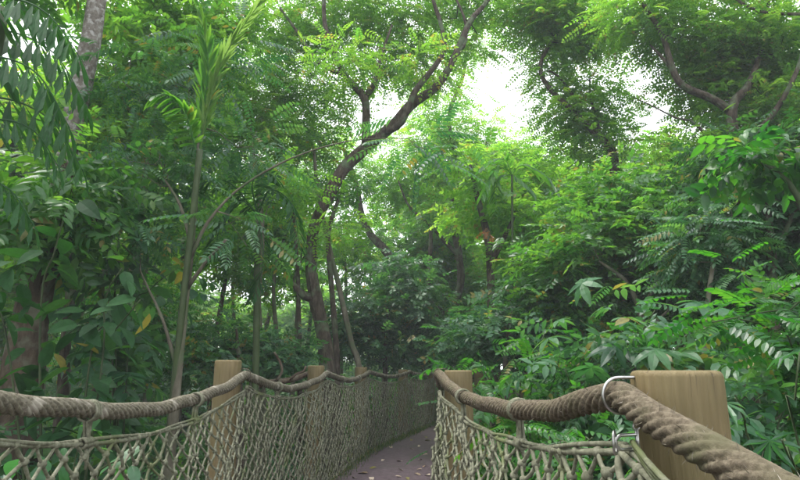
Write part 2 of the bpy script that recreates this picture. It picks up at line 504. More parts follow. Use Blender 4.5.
def offs(pts, side, d):
    p = np.array(pts, float); t = np.gradient(p, axis=0); t /= np.linalg.norm(t, axis=1)[:, None]
    nrm = np.stack([t[:, 1], -t[:, 0]], 1) * side       # side=+1: to the right
    return p + nrm * d

Lin = offs(LP, 1, .13); Rin = offs(RP, -1, .13)
def dense(p, k=10):
    q = np.c_[p, np.zeros(len(p)), np.zeros(len(p))]
    s = smooth_path(q, .2); return s[:, :2]
def resample(p, n):
    s = np.r_[0, np.cumsum(np.linalg.norm(np.diff(p, axis=0), axis=1))]
    t = np.linspace(0, s[-1], n); return np.stack([np.interp(t, s, p[:, 0]), np.interp(t, s, p[:, 1])], 1)
DL = resample(dense(offs(LP, 1, .16)), 90); DR = resample(dense(offs(RP, -1, .16)), 90)
g = Geo()
prof_z = [0, -.09]
V = []
for q in range(90):
    for z in (0, -.09):
        V += [[*DL[q], z], [*DR[q], z]]
Q = []
for q in range(89):
    a = q * 4; b = a + 4
    Q += [[a, a + 1, b + 1, b], [a + 2, b + 2, b + 3, a + 3], [a, b, b + 2, a + 2], [a + 1, a + 3, b + 3, b + 1]]
g.add(V, None, Q)
tag(g.obj('path', M_DECK, smooth=False), 'purple grey surface of the bridge deck', kind='structure')
bridge_things = []
for side, pts in (('left', offs(LP, 1, .1)), ('right', offs(RP, -1, .1))):
    g = Geo()
    d = resample(dense(pts), 60)
    tt = np.gradient(d, axis=0); tt /= np.linalg.norm(tt, axis=1)[:, None]; nn = np.stack([tt[:, 1], -tt[:, 0]], 1)
    V = []; Q = []
    for q in range(60):
        for (o_, z) in ((-.05, -.012), (.05, -.012), (.05, -.28), (-.05, -.28)):
            V.append([*(d[q] + nn[q] * o_), z])
    for q in range(59):
        for c in range(4):
            Q.append([q * 4 + c, q * 4 + (c + 1) % 4, q * 4 + 4 + (c + 1) % 4, q * 4 + 4 + c])
    g.add(V, None, Q)
    tag(g.obj('edge_beam', M_BEAM, smooth=False), 'long timber beam under the %s edge of the bridge deck' % side, 'beam')

def sagline(a, b, za, zb, sag, n):
    t = np.linspace(0, 1, n)
    xy = np.array(a)[None] * (1 - t)[:, None] + np.array(b)[None] * t[:, None]
    z = za * (1 - t) + zb * t - sag * 4 * t * (1 - t)
    return np.c_[xy, z]

ROPE_R = .031
def rope_prof(strands, pitch, depth=.17):
    def f(th, s):
        w = np.cos((strands * (th + 2 * PI * s / pitch)) / 2)
        fib = .012 * np.cos(strands * 5 * th - 2 * PI * s / pitch * strands * 3)
        return 1 - depth + depth * 1.2 * np.abs(w) ** .55 + fib
    return f

POSTLAB_L = {1: 'wooden post at the near end of the left rope rail', 2: 'largest visible round wooden post on the left side of the bridge',
             3: 'second visible wooden post along the left net, beside the brown tree trunk', 4: 'third visible wooden post of the left net, where the bridge starts to turn',
             5: 'fourth visible wooden post of the left net, small and mossy', 6: 'farthest visible wooden post of the left net, beside the dark path end'}
POSTLAB_R = {1: 'big smooth round tan wooden post in the right foreground', 2: 'brown wooden post where the right rope rail meets the path bend'}
def post(x, y, top, side, lab, big=False):
    r = .094
    root = empty('wooden_post', (x, y, GROUND), lab, 'post', 'round wooden posts of the bridge railing')
    g = Geo()
    z1 = EYE + top
    zs = [GROUND - .2, .0, .5, .9, z1 - .07, z1 - .014, z1 - .008, z1 - .003, z1 - .0005]
    rs = [r * 1.01, r * 1.01, r, r * .998, r * .995, r * .993, r * .975, r * .93, r * .84]
    path = np.array([[x, y, z] for z in zs])
    ph = rng.uniform(0, 6, 3)
    tube(g, path, rs, 48, lambda th, s: 1 + .007 * np.sin(2 * th + ph[0]) + .004 * np.sin(5 * th + ph[1]) + .002 * np.sin(17 * th + ph[2]))
    g.obj('shaft', M_WOODR, root)
    return root

def handrail(side, IN, TOPS, sags, drop0, strands=6):
    """one continuous rope held by the posts"""
    segs = []
    for i in range(len(IN) - 1):
        s = sagline(IN[i], IN[i + 1], EYE + drop0[i], EYE + drop0[i + 1], sags[i], 200)
        segs.append(s[:-1])
    segs.append(s[-1:])
    p = np.vstack(segs)
    # soften the corner at the posts
    for _ in range(3):
        p[1:-1] = (p[:-2] + 2 * p[1:-1] + p[2:]) / 4
    # resample by arc
    s = np.r_[0, np.cumsum(np.linalg.norm(np.diff(p, axis=0), axis=1))]
    t = np.arange(0, s[-1], .0055)
    p = np.stack([np.interp(t, s, p[:, k]) for k in range(3)], 1)
    p += np.stack([.004 * np.sin(t * 5 + k) + .003 * np.sin(t * 13 + 2 * k) for k in range(3)], 1)
    return p

Ldrop = [-.02, -.02, -.03, -.03, -.02, -.025, -.025, -.02, -.02]
Rdrop = [-.05, -.054, -.03, -.03, -.03, -.03, -.03, -.03, -.03]
Lsag = [.14, .145, .125, .10, .085, .08, .08, .08]
Rsag = [.17, .105, .11, .1, .1, .1, .1, .1]
LR = handrail('left', Lin, LT, Lsag, Ldrop)
RR = handrail('right', Rin, RT, Rsag, Rdrop)
for p, lab, dd, mm in ((LR, 'thick twisted brown handrail rope along the left side of the bridge', 1, M_ROPE2), (RR, 'thick twisted brown handrail rope along the right side of the bridge', -1, M_ROPE)):
    g = Geo()
    tube(g, p, ROPE_R, 72, rope_prof(8, -dd * .31, .24))
    ro = tag(g.obj('handrail_rope', mm), lab, 'rope', 'handrail ropes of the bridge')
    near = p[(p[:, 1] > -.2) & (p[:, 1] < 4.5)]
    nf = 2600; c0 = near[rng.integers(0, len(near), nf)]
    dv = rng.normal(size=(nf, 3)); dv[:, 1] *= .4; dv /= np.linalg.norm(dv, axis=1)[:, None]
    g = Geo()
    scatter(g, [single(t_lite(.05))], c0 + dv * ROPE_R * .9, dv * .7 + rng.normal(size=(nf, 3)) * .6, rng.normal(size=(nf, 3)), rng.uniform(.006, .02, nf))
    g.obj('loose_fibres', M_ROPE2, ro, smooth=False)

def ring(g, c, u, w, R, r, a0=0, a1=2 * PI, n=26, sides=8):
    th = np.linspace(a0, a1, n)
    p = np.array(c) + R * (np.cos(th)[:, None] * np.array(u) + np.sin(th)[:, None] * np.array(w))
    tube(g, p, r, sides)

for side, PTS, IN, TOPS, drops, labs in ((1, LP, Lin, LT, Ldrop, POSTLAB_L), (-1, RP, Rin, RT, Rdrop, POSTLAB_R)):
    for i in range(len(PTS)):
        lab = labs.get(i)
        if lab is None:
            lab = ('wooden post of the left railing hidden past the bend' if side == 1 else 'wooden post of the right railing hidden behind the nearer post') if i else 'wooden post behind the viewpoint'
        r = post(PTS[i][0], PTS[i][1], TOPS[i], side, lab)
        # steel strap holding the rope against the post
        px_, py_ = PTS[i]; ix, iy = IN[i]
        dirn = np.array([ix - px_, iy - py_, 0]); dirn /= np.linalg.norm(dirn)
        zc = EYE + drops[i]
        c = np.array([ix, iy, zc])
        g = Geo(); R = ROPE_R + .007
        th = np.linspace(-PI * .5, PI * .5, 18)
        arc = [c + R * (np.cos(t) * dirn + np.sin(t) * np.array([0, 0, 1])) for t in th]
        arc = [c - dirn * .045 + np.array([0, 0, -R])] + arc + [c - dirn * .045 + np.array([0, 0, R])]
        big = side == -1 and i == 1
        tube(g, smooth_path(np.array(arc), .01), .0036 if big else .0028, 8)
        g.obj('steel_strap', M_METAL if big else M_RUST, r)

# nets
NETLAB = {(1, 0): 'knotted rope net panel of the left rail beside the viewpoint', (1, 1): 'nearest knotted rope net panel on the left, ending at the largest left post',
          (1, 2): 'left rope net panel between the first and second visible left posts', (1, 3): 'left rope net panel between the second and third visible left posts',
          (1, 4): 'left rope net panel between the third and fourth visible left posts', (1, 5): 'farthest visible rope net panel of the left rail at the path bend',
          (-1, 0): 'rope net panel of the right rail below the foreground post', (-1, 1): 'knotted rope net panel on the right between the foreground post and the next post'}
def net(side, i, A, B, za, zb, sag, lab, near):
    L = float(np.hypot(B[0] - A[0], B[1] - A[1]))
    root = empty('rope_net', (A[0], A[1], 0), lab, 'net', 'knotted rope nets hung along the bridge')
    dx, dy = (B[0] - A[0]) / L, (B[1] - A[1]) / L
    inn = np.array([dy, -dx]) * side           # towards the path
    n = int(round(L / (.058 if i == 1 else .05))); n += n % 2
    m = 18
    def top(u): return za * (1 - u) + zb * u - sag * 4 * u * (1 - u)
    ph = rng.uniform(0, 6, 4)
    def pos(u, v):
        zt = top(u); zb_ = .015
        z = zt * (1 - v) + zb_ * v
        bul = (.05 * math.sin(PI * min(1, v * 1.1)) * (.6 + .4 * math.sin(u * 7 + ph[0])) + .012 * math.sin(u * 23 + v * 9 + ph[1]))
        bx = A[0] + dx * L * u + inn[0] * bul; by = A[1] + dy * L * u + inn[1] * bul
        return np.array([bx, by, z])
    nodes = {}
    for a_ in range(n + 1):
        for b_ in range(m + 1):
            if (a_ + b_) % 2 == 0:
                u = a_ / n; v = b_ / m
                j = rng.normal(size=3) * (.006 if 0 < b_ < m else .001)
                if a_ not in (0, n): u = u + .004 * math.sin(b_ * .9 + ph[2])
                nodes[a_, b_] = pos(u, v) + j
    g = Geo(); gk = g
    r = .006 if i == 1 else .0074
    sides = 6 if near else 4
    for (a_, b_), p in nodes.items():
        for da in (-1, 1):
            q = nodes.get((a_ + da, b_ + 1))
            if q is None: continue
            k = 4 if near else 2
            t = np.linspace(0, 1, k + 1)[:, None]
            pts = p + (q - p) * t
            pts[:, 2] -= (np.sin(t[:, 0] * PI) * .004)
            off = rng.normal(size=2) * .0035
            pts[:, :2] += np.sin(t * PI) * off
            tube(g, pts, r * rng.uniform(.85, 1.15), sides, cap=False)
        if b_ < m + 1:
            # knot: a short fat lump turned at random
            kd = rng.normal(size=3) * np.array([.6, .6, 1]); kd /= np.linalg.norm(kd)
            kp = p + np.outer(np.linspace(-1, 1, 5), kd) * .0135
            tube(g, kp, np.array([.4, .95, 1.15, .95, .4]) * .0135, 6 if near else 4, cap=True)
    g.obj('mesh', M_NET, root)
    # border ropes, top doubled
    us = np.linspace(0, 1, 90)
    gt = Geo()
    base = np.array([pos(u, 0) for u in us])
    tube(gt, base, .0085, 8, rope_prof(3, .05, .25))
    tube(gt, base + np.array([0, 0, .012]) + np.c_[.006 * np.sin(us * 40), .006 * np.cos(us * 31), .007 * np.sin(us * 22)], .0065, 8, rope_prof(3, .05, .25))
    gt.obj('border_rope', M_NET, root)
    gb = Geo(); tube(gb, np.array([pos(u, 1.0) for u in us]) + np.array([0, 0, .004]), .009, 6); gb.obj('border_rope', M_NET, root)
    return root, pos

for side, IN, drops, sags in ((1, Lin, Ldrop, Lsag), (-1, Rin, Rdrop, Rsag)):
    for i in range(len(IN) - 1):
        A, B = IN[i], IN[i + 1]
        A = np.array(A); B = np.array(B)
        d0 = .115 if (side, i) not in ((1, 2), (1, 3)) else .09
        za, zb = EYE + drops[i] - d0, EYE + drops[i + 1] - d0
        lab = NETLAB.get((side, i), 'rope net panel beyond the bend of the %s rail' % ('left' if side == 1 else 'right'))
        root, pos = net(side, i, A, B, za, zb, sags[i], lab, i < 4)
        # ties from the border rope up over the handrail rope
        L = np.hypot(*(B - A)); t_ = np.array([B[0] - A[0], B[1] - A[1], 0]) / L
        nrm = np.array([t_[1], -t_[0], 0])
        for u in (.3, .66):
            pt = pos(u, 0); zr = (EYE + drops[i]) * (1 - u) + (EYE + drops[i + 1]) * u - sags[i] * 4 * u * (1 - u)
            c = np.array([pt[0], pt[1], zr])
            g = Geo()
            for q in range(3):
                cc = c + t_ * (q - 1) * .014
                th = np.linspace(-PI * .45, PI * 1.45, 22)
                lp = [cc + (ROPE_R + .005) * (np.cos(t) * nrm + np.sin(t) * np.array([0, 0, 1])) for t in th]
                lo = pt + t_ * rng.uniform(-.03, .03)
                lp = [lo + nrm * .008] + lp + [lo - nrm * .008]
                tube(g, smooth_path(np.array(lp), .02), .0055, 6)
            # lashing lump
            for q in range(5):
                ring(g, pt + np.array([0, 0, .004]) + t_ * (q - 2) * .011, nrm, np.array([0, 0, 1]), .0165, .0058, n=14, sides=6)
            kk = pt + np.array([0, 0, -.012])
            tube(g, np.array([kk, kk + nrm * .012 + [0, 0, -.03], kk + nrm * .01 + [0, 0, -.075]]), [.0075, .0075, .004], 6)
            g.obj('rope_tie', M_NET, root)

# shackle joining the net borders at the foreground post
c = P(628, 442, 1.24)
sh = empty('shackle', c, 'steel shackle joining the net ropes at the big foreground post', 'shackle')
g = Geo()
ax = np.array([.98, .2, .02]); ax /= np.linalg.norm(ax); up = np.array([0, 0, 1.])
th = np.linspace(-PI / 2, PI / 2, 14)
bow = [c + ax * (-.024) + up * .014] + [c + ax * (-.022 + 0) + up * .014]
bow = [c + ax * .022 + up * .014, c - ax * .014 + up * .014] + [c - ax * .014 + .014 * (-math.sin(t_) * ax * 1.0 + math.cos(t_) * up) for t_ in np.linspace(.3, PI - .3, 8)] + [c - ax * .014 - up * .014, c + ax * .022 - up * .014]
tube(g, smooth_path(np.array(bow), .004), .0036, 10)
g.obj('bow', M_METAL, sh)
g = Geo(); tube(g, np.array([c + ax * .022 - up * .026, c + ax * .022 + up * .026]), .0042, 10); ring(g, c + ax * .022 + up * .03, ax, up, .007, .0022, n=14)
g.obj('pin', M_METAL, sh)
g = Geo(); ring(g, c - ax * .03, np.array([0, 1, 0]) * .4 + ax * .3, up, .022, .003, n=22); g.obj('ring', M_METAL, sh)
g = Geo()
for k in range(3):
    e = P(672 + 7 * k, 492 + 3 * k, .98)
    pth = np.linspace(0, 1, 10)[:, None]; q = c + ax * .01 + (e - c) * pth; q[:, 2] -= .012 * np.sin(pth[:, 0] * PI) * (k + .5)
    tube(g, q, .006, 8, rope_prof(3, .035, .25))
tag(g.obj('net_lashing', M_NET), 'loose lashing cords running down from the steel shackle', 'cord')

# ------------------------------------------------------------------ fallen leaves on the path
leafT = t_full(.5, .3, .12, 4)
spots = [(390, 447, 1), (377, 468, 1), (402, 462, 1), (426, 466, .8), (414, 474, 1), (431, 441, 1.5), (428, 455, .8), (422, 470, .8), (368, 474, 1.6), (371, 478, 1), (398, 470, .7),
         (436, 434, 1), (425, 437, 1), (384, 460, .8), (409, 449, .8), (355, 479, 1), (418, 460, .7), (430, 476, 1), (395, 477, .8), (412, 440, .8), (420, 446, .7), (407, 478, .8)]
for k, (x, y, s) in enumerate(spots):
    u = (x - 400) / FPX; v = (240 - y) / FPX; f = CP - v * SP; z = SP + v * CP
    Yd = -EYE / z * f; c = np.array([u / f * Yd, Yd, .012])
    g = Geo(); a = rng.uniform(0, 6.28)
    V, T, I = single(leafT)
    scatter(g, [(V, T, I)], c[None], np.array([[math.cos(a), math.sin(a), .05]]), np.array([[rng.normal() * .15, rng.normal() * .15, 1]]), np.array([.12 * s]), np.array([rng.choice([.75, .95, .95, .5])]))
    o = g.obj('fallen_leaf', M_LITTER)
    tag(o, 'small dry fallen leaf lying on the purple path', 'leaf', 'fallen leaves scattered on the path')

# moss and grass growing along the left net foot
g = Geo()
pl = dense(offs(LP, 1, .17))
pl = pl[(pl[:, 1] > 5) & (pl[:, 1] < 16)]
pts = pl[rng.integers(0, len(pl), 5200)] + rng.normal(size=(5200, 2)) * .055
h = rng.uniform(.02, .09, 5200) * np.clip((pts[:, 1] - 4) / 5, .25, 1.1)
scatter(g, [single(t_lite(.12))], np.c_[pts, np.full(len(pts), .002)], np.c_[rng.normal(size=(5200, 2)) * .35, np.ones(5200)], rng.normal(size=(5200, 3)), h)
tag(g.obj('grass', M_MOSS, smooth=False), 'short green grass along the foot of the left net', 'grass', kind='stuff')

# ================================================================== NAMED TREES
# left foreground trunk with mottled bark
make_tree('tree', 'thick mottled trunk leaning up the left edge behind dark fronds', 'tree',
    [[(12, 455, 5.6, .20), (28, 340, 5.6, .165), (46, 250, 5.6, .13), (64, 165, 5.6, .115)],
     [(62, 176, 5.6, .113), (72, 128, 5.6, .112), (80, 90, 5.6, .11), (92, 35, 5.6, .10), (100, -30, 5.6, .095), (104, -120, 5.7, .08)],
     [(36, 300, 5.6, .06), (60, 268, 5.4, .04), (85, 245, 5.3, .03), (96, 215, 5.2, .02)],
     [(100, -30, 5.6, .07), (60, -70, 5.5, .05), (10, -110, 5.4, .03)]],
    [(60, -70, 6, 55, 26), (150, -90, 6.2, 50, 20), (10, -40, 5.5, 45, 18), (190, -60, 7, 60, 20), (70, 185, 5.1, 26, 20), (50, 225, 5.0, 26, 18), (35, 190, 5.0, 22, 10)],
    M_MID, B_RED, TP_SPRF, 6, .36, .26, upper=B_MOTTLE)

# centre tree: brown trunk with heavy leaning limbs
T3 = [(327, 372, 9.6, 0.135), (322, 330, 9.6, 0.119), (316, 300, 9.6, 0.123), (311, 265, 9.6, 0.102), (314, 228, 9.6, 0.098), (328, 198, 9.6, 0.102), (345, 168, 9.6, 0.107), (372, 143, 9.6, 0.098),
      (392, 126, 9.6, 0.086), (412, 104, 9.6, 0.082), (437, 86, 9.6, 0.070), (455, 56, 9.6, 0.061), (470, 22, 9.6, 0.053), (488, 0, 9.6, 0.041), (510, -40, 9.6, 0.029)]
make_tree('tree', 'brown centre tree with heavy limbs sweeping up to the right', 'tree',
    [T3, [(366, 148, 9.6, .09), (366, 125, 9.5, .08), (364, 98, 9.4, .075), (345, 76, 9.4, .06), (333, 50, 9.3, .05), (325, 25, 9.2, .04), (323, -10, 9.2, .035), (318, -50, 9.2, .025)],
     [(364, 98, 9.4, .06), (374, 84, 9.4, .05), (380, 60, 9.5, .03), (392, 25, 9.6, .02)],
     [(385, 133, 9.6, .07), (402, 122, 9.3, .06), (415, 92, 9.2, .055), (432, 70, 9.2, .05), (444, 50, 9.2, .045), (441, 25, 9.2, .04), (432, -5, 9.2, .035), (428, -50, 9.2, .02)],
     [(313, 298, 9.6, .09), (304, 296, 9.5, .07), (296, 288, 9.4, .05), (293, 282, 9.4, .03)],
     [(345, 76, 9.4, .04), (318, 62, 9.6, .03), (296, 30, 9.8, .025), (280, 8, 10, .02)],
     [(455, 56, 9.6, .04), (466, 40, 9.6, .03), (462, 12, 9.8, .025), (440, -30, 10, .02)]],
    [(300, 30, 10.9, 50, 60), (350, 10, 10.7, 50, 55), (410, 20, 10.7, 45, 50), (455, -10, 10.7, 45, 34), (385, 60, 11.1, 40, 34), (300, 90, 11.3, 42, 40), (270, 45, 11.3, 40, 30), (430, 75, 11.5, 36, 26), (335, 115, 11.5, 32, 22), (350, -60, 10.5, 80, 60), (338, 222, 8.9, 12, 5), (292, 185, 8.9, 18, 9), (420, 60, 9.0, 14, 6), (345, 60, 8.9, 22, 14), (478, 8, 10.8, 24, 20), (475, 50, 10.9, 16, 10)],
    M_FINE, B_BROWN, TP_FINE, 11, .32, .24, rmax=.03, sides=14)

# slim curving tree right of centre
make_tree('tree', 'slim dark tree with a curved trunk right of the centre tree', 'tree',
    [[(448, 345, 16.5, 0.119), (455, 305, 16.5, 0.112), (461, 280, 16.5, 0.105), (458, 250, 16.5, 0.098), (452, 215, 16.5, 0.091), (457, 166, 16.5, 0.070), (449, 118, 16.5, 0.063), (464, 72, 16.5, 0.052), (463, 35, 16.5, 0.045), (448, 0, 16.5, 0.035), (440, -40, 16.5, 0.028)],
     [(459, 256, 16.5, 0.070), (446, 243, 16.5, 0.056), (430, 225, 16.5, 0.049), (409, 206, 16.5, 0.035), (398, 180, 16.5, 0.021)],
     [(452, 215, 16.5, 0.056), (470, 190, 16.5, 0.042), (480, 160, 16.5, 0.035), (492, 130, 16.5, 0.021)]],
    [(430, 150, 17, 45, 55), (480, 150, 17, 40, 48), (405, 185, 17.6, 30, 26), (458, 185, 18.5, 30, 24), (495, 190, 17, 36, 34), (440, 105, 17, 32, 26), (465, 40, 17, 34, 22)],
    M_BRIGHT, B_BROWN, TP_FINE, 15, .4, .36, rmax=.03)

make_tree('tree', 'bare slanting trunk crossing behind the centre tree', 'tree',
    [[(462, 360, 17.5, .14), (436, 312, 17.5, .14), (404, 273, 17.5, .115), (385, 250, 17.5, .13), (369, 232, 17.5, .1), (361, 212, 17.5, .09), (355, 180, 17.5, .07), (340, 140, 17.5, .05)]],
    [(345, 165, 18, 45, 40), (385, 185, 18, 30, 22), (300, 150, 18, 45, 38)], M_BRIGHT, B_BROWN, TP_FINE, 14, .42, .38)

make_tree('tree', 'upright brown tree right of the bridge bend', 'tree',
    [[(494, 345, 9.8, .085), (491, 300, 9.8, .075), (490, 265, 9.8, .07), (487, 235, 9.8, .07), (478, 200, 9.8, .05), (470, 165, 9.8, .03)],
     [(490, 265, 9.8, .06), (503, 240, 9.8, .045), (515, 215, 9.8, .03)],
     [(491, 300, 9.8, .05), (505, 285, 9.7, .035), (522, 262, 9.6, .02)]],
    [(472, 168, 9.9, 14, 8), (515, 212, 9.9, 16, 10), (480, 195, 10, 18, 10), (520, 258, 9.8, 14, 8), (480, 215, 12, 34, 26), (520, 215, 12, 36, 30), (505, 180, 12.5, 40, 34), (540, 185, 12.5, 34, 26)], M_BRIGHT, B_BROWN, TP_SPR, 9, .34, .26)

# canopy tree right of the sky opening
make_tree('tree', 'tree with dark forking limbs between the two sky openings', 'tree',
    [[(622, 250, 10.5, 0.111), (618, 215, 10.5, 0.104), (615, 172, 10.5, 0.096), (612, 152, 10.5, 0.089), (600, 138, 10.5, 0.081), (577, 114, 10.5, 0.063), (552, 92, 10.5, 0.052), (540, 68, 10.5, 0.041), (551, 42, 10.5, 0.033), (568, 18, 10.5, 0.030), (580, -15, 10.5, 0.022)],
     [(577, 114, 10.5, 0.037), (572, 95, 10.5, 0.030), (558, 76, 10.5, 0.022), (546, 70, 10.5, 0.015)],
     [(600, 138, 10.5, 0.044), (596, 118, 10.6, 0.033), (590, 96, 10.7, 0.022), (590, 75, 10.8, 0.015)]],
    [(572, 20, 10.5, 38, 46), (545, 8, 10.5, 30, 26), (612, 30, 10.8, 34, 38), (592, 110, 10.8, 32, 34), (563, 118, 10.8, 24, 20), (600, 150, 10.9, 38, 34), (560, -25, 10.5, 60, 50), (548, 62, 10.8, 16, 12), (540, 28, 10.8, 22, 18), (552, 88, 10.9, 14, 10), (585, 88, 10.9, 20, 14), (525, 5, 10.8, 22, 14), (560, 45, 10.9, 24, 18)],
    M_FINE, B_BROWN, TP_FINE, 12, .32, .22, rmax=.03)

# big canopy tree upper right
make_tree('tree', 'tall tree with long dark limbs arching over the upper right', 'tree',
    [[(742, 300, 8.5, 0.118), (740, 220, 8.5, 0.111), (736, 160, 8.5, 0.096), (732, 108, 8.5, 0.081), (748, 86, 8.5, 0.063), (760, 55, 8.6, 0.044), (765, 20, 8.7, 0.033), (775, -30, 8.8, 0.022)],
     [(732, 112, 8.5, 0.063), (712, 99, 8.5, 0.059), (683, 86, 8.5, 0.056), (672, 67, 8.5, 0.052), (662, 34, 8.5, 0.044), (641, 0, 8.5, 0.033), (625, -40, 8.5, 0.022)],
     [(683, 86, 8.5, 0.030), (664, 60, 8.6, 0.026), (650, 45, 8.7, 0.015)],
     [(736, 150, 8.5, 0.044), (770, 118, 8.2, 0.041), (795, 75, 8, 0.033), (806, 40, 8, 0.026)],
     [(806, 14, 8, 0.026), (780, 14, 8.1, 0.026), (758, 11, 8.2, 0.022), (735, -2, 8.3, 0.022), (715, -30, 8.4, 0.015)],
     [(740, 200, 8.5, 0.037), (700, 128, 8.7, 0.022), (676, 118, 8.8, 0.016), (650, 105, 8.9, 0.009), (632, 97, 9, 0.006)]],
    [(640, 15, 8.8, 38, 46), (690, 35, 9, 42, 62), (735, 45, 9, 44, 66), (780, 40, 8.8, 44, 58), (700, 85, 9.3, 32, 36), (735, 115, 9.2, 34, 36), (780, 105, 8.8, 36, 40), (750, -20, 8.8, 60, 50), (670, -30, 8.8, 60, 50), (672, 160, 9.2, 22, 16), (700, 150, 9.2, 26, 22), (725, 70, 9.4, 34, 36), (760, 75, 9.4, 34, 36)],
    M_FINE, B_BROWN, TP_FINE, 11, .3, .22, rmax=.028)

# sapling with pale stem at left
make_tree('sapling', 'pale slender sapling with a long branch reaching right', 'sapling',
    [[(174, 415, 5.2, .043), (178, 372, 5.2, .04), (184, 310, 5.2, .036), (189, 262, 5.2, .033), (193, 225, 5.2, .026), (197, 180, 5.2, .021), (199, 140, 5.2, .016), (206, 100, 5.2, .011), (214, 50, 5.2, .006)],
     [(190, 258, 5.2, .026), (208, 222, 5.2, .016), (235, 192, 5.2, .012), (268, 170, 5.2, .010), (305, 153, 5.2, .008), (350, 141, 5.2, .006), (395, 138, 5.2, .004)],
     [(186, 290, 5.2, .022), (206, 262, 5.1, .017), (226, 240, 5.0, .012)],
     [(190, 240, 5.2, .02), (180, 205, 5.3, .015), (165, 180, 5.4, .01)],
     [(178, 372, 5.2, .02), (163, 320, 5.3, .013), (150, 292, 5.4, .010), (140, 270, 5.4, .007)]],
    [(150, 175, 5.8, 45, 20), (235, 150, 6, 40, 14), (215, 60, 6, 45, 18), (150, 95, 6, 55, 26), (120, 225, 5.6, 34, 10), (240, 235, 5.4, 22, 6), (420, 146, 5.2, 22, 6)],
    M_TEAL, B_PALE, TP_PIN, 5, .36, .2)

# ------------------------------------------------------------------ young light-green fronds
LEAF_NARROW = t_full(.16, .15, .05, 4)
def frond_geo(path, tpl_leaf, n, ll, ang, hangz, g, bright=.5, tip_scale=.45, rr=.01, up=(0, 0, 1)):
    p = smooth_path(np.c_[np.array(path), np.zeros(len(path))], .05)[:, :3]
    s = np.r_[0, np.cumsum(np.linalg.norm(np.diff(p, axis=0), axis=1))]
    tube(g, p, np.linspace(rr, rr * .3, len(p)), 6)
    d, N, B = frames(p)
    parts = []
    for k in range(n):
        t = .1 + .9 * (k + .5) / n
        i = min(len(p) - 1, int(t * (len(p) - 1)))
        ax = d[i]; sidev = np.cross(ax, np.array(up, float)); sidev /= np.linalg.norm(sidev) + 1e-6
        L = ll * (math.sin(PI * (.18 + .75 * t)) * (1 - tip_scale) + tip_scale)
        for sd in (-1, 1):
            a = math.radians(ang + rng.uniform(-8, 8))
            y = ax * math.cos(a) + sd * sidev * math.sin(a) + np.array([0, 0, hangz + rng.uniform(-.08, .08)])
            z = np.array(up, float) + sd * sidev * .25 + rng.normal(size=3) * .12
            scatter(g, [single(tpl_leaf)], p[i][None], y[None], z[None], np.array([L * rng.uniform(.88, 1.1)]), np.array([bright + rng.uniform(-.25, .25)]))
b = P(200, 150, 5.1)
root = empty('palm', (b[0], b[1], GROUND), 'young palm with upright yellow-green fronds above the sapling', 'palm')
g = Geo(); tube(g, smooth_path(np.array([[b[0] - .15, b[1] + .2, GROUND], [b[0] - .1, b[1] + .1, .8], b]), .2), .03, 10); g.obj('trunk', B_GREEN, root)
for path in ([(200, 150), (210, 100), (228, 50), (272, -14)], [(200, 150), (205, 100), (208, 60), (200, 10)], [(196, 150), (186, 115), (168, 95), (148, 98)]):
    g = Geo(); frond_geo([P(x, y, 5.1 - .1 * k) for k, (x, y) in enumerate(path)], LEAF_NARROW, 30 if path[3][0] != 272 else 34, .26 if path[3][0] != 272 else .22, 20 if path[3][1] < 20 else 55, .05 if path[3][1] < 20 else -.35, g, .6)
    g.obj('frond', M_YOUNG if path[3][0] == 268 or path[3][0] == 272 else M_MID, root, smooth=False)

# ------------------------------------------------------------------ foreground fish-tail palm at left
b = np.array([-2.75, 3.4, 0])
root = empty('palm', (b[0], b[1], GROUND), 'dark fish-tail palm whose fronds hang into the upper left corner', 'palm')
g = Geo(); tube(g, smooth_path(np.array([[b[0], b[1], GROUND - .1], [b[0] + .03, b[1], 1.], [b[0], b[1] + .05, 3.6]]), .2), .07, 14); g.obj('trunk', B_GREEN, root)
W = t_wedge()
def hang_frond(pxs, Y0, dY, n, ll, ang=50, hz=-1.25, mat=M_DARK):
    g = Geo()
    frond_geo([P(x, y, Y0 + dY * k) for k, (x, y) in enumerate(pxs)], W, n, ll, ang, hz, g, .5, .5, .009)
    g.obj('frond', mat, root, smooth=False)
hang_frond([(-60, 30), (0, 0), (45, 12), (82, 60)], 3.4, -.05, 15, .34)
hang_frond([(-70, 90), (-15, 58), (35, 72), (70, 128)], 3.3, -.04, 14, .34)
hang_frond([(-60, 60), (-10, 30), (50, 50), (88, 108)], 3.7, -.04, 14, .34)
hang_frond([(-70, 130), (-10, 98), (48, 118), (84, 172)], 3.6, -.04, 14, .3)
hang_frond([(-70, 160), (-20, 122), (30, 128), (62, 172)], 3.2, 0, 10, .24)
hang_frond([(-60, -60), (60, -80), (130, -50), (175, -8)], 3.8, .05, 11, .28)
hang_frond([(-60, -80), (80, -120), (190, -90), (262, -28)], 4.2, .1, 12, .3)
hang_frond([(-60, 210), (-25, 180), (10, 190), (38, 232)], 3.3, 0, 9, .24)

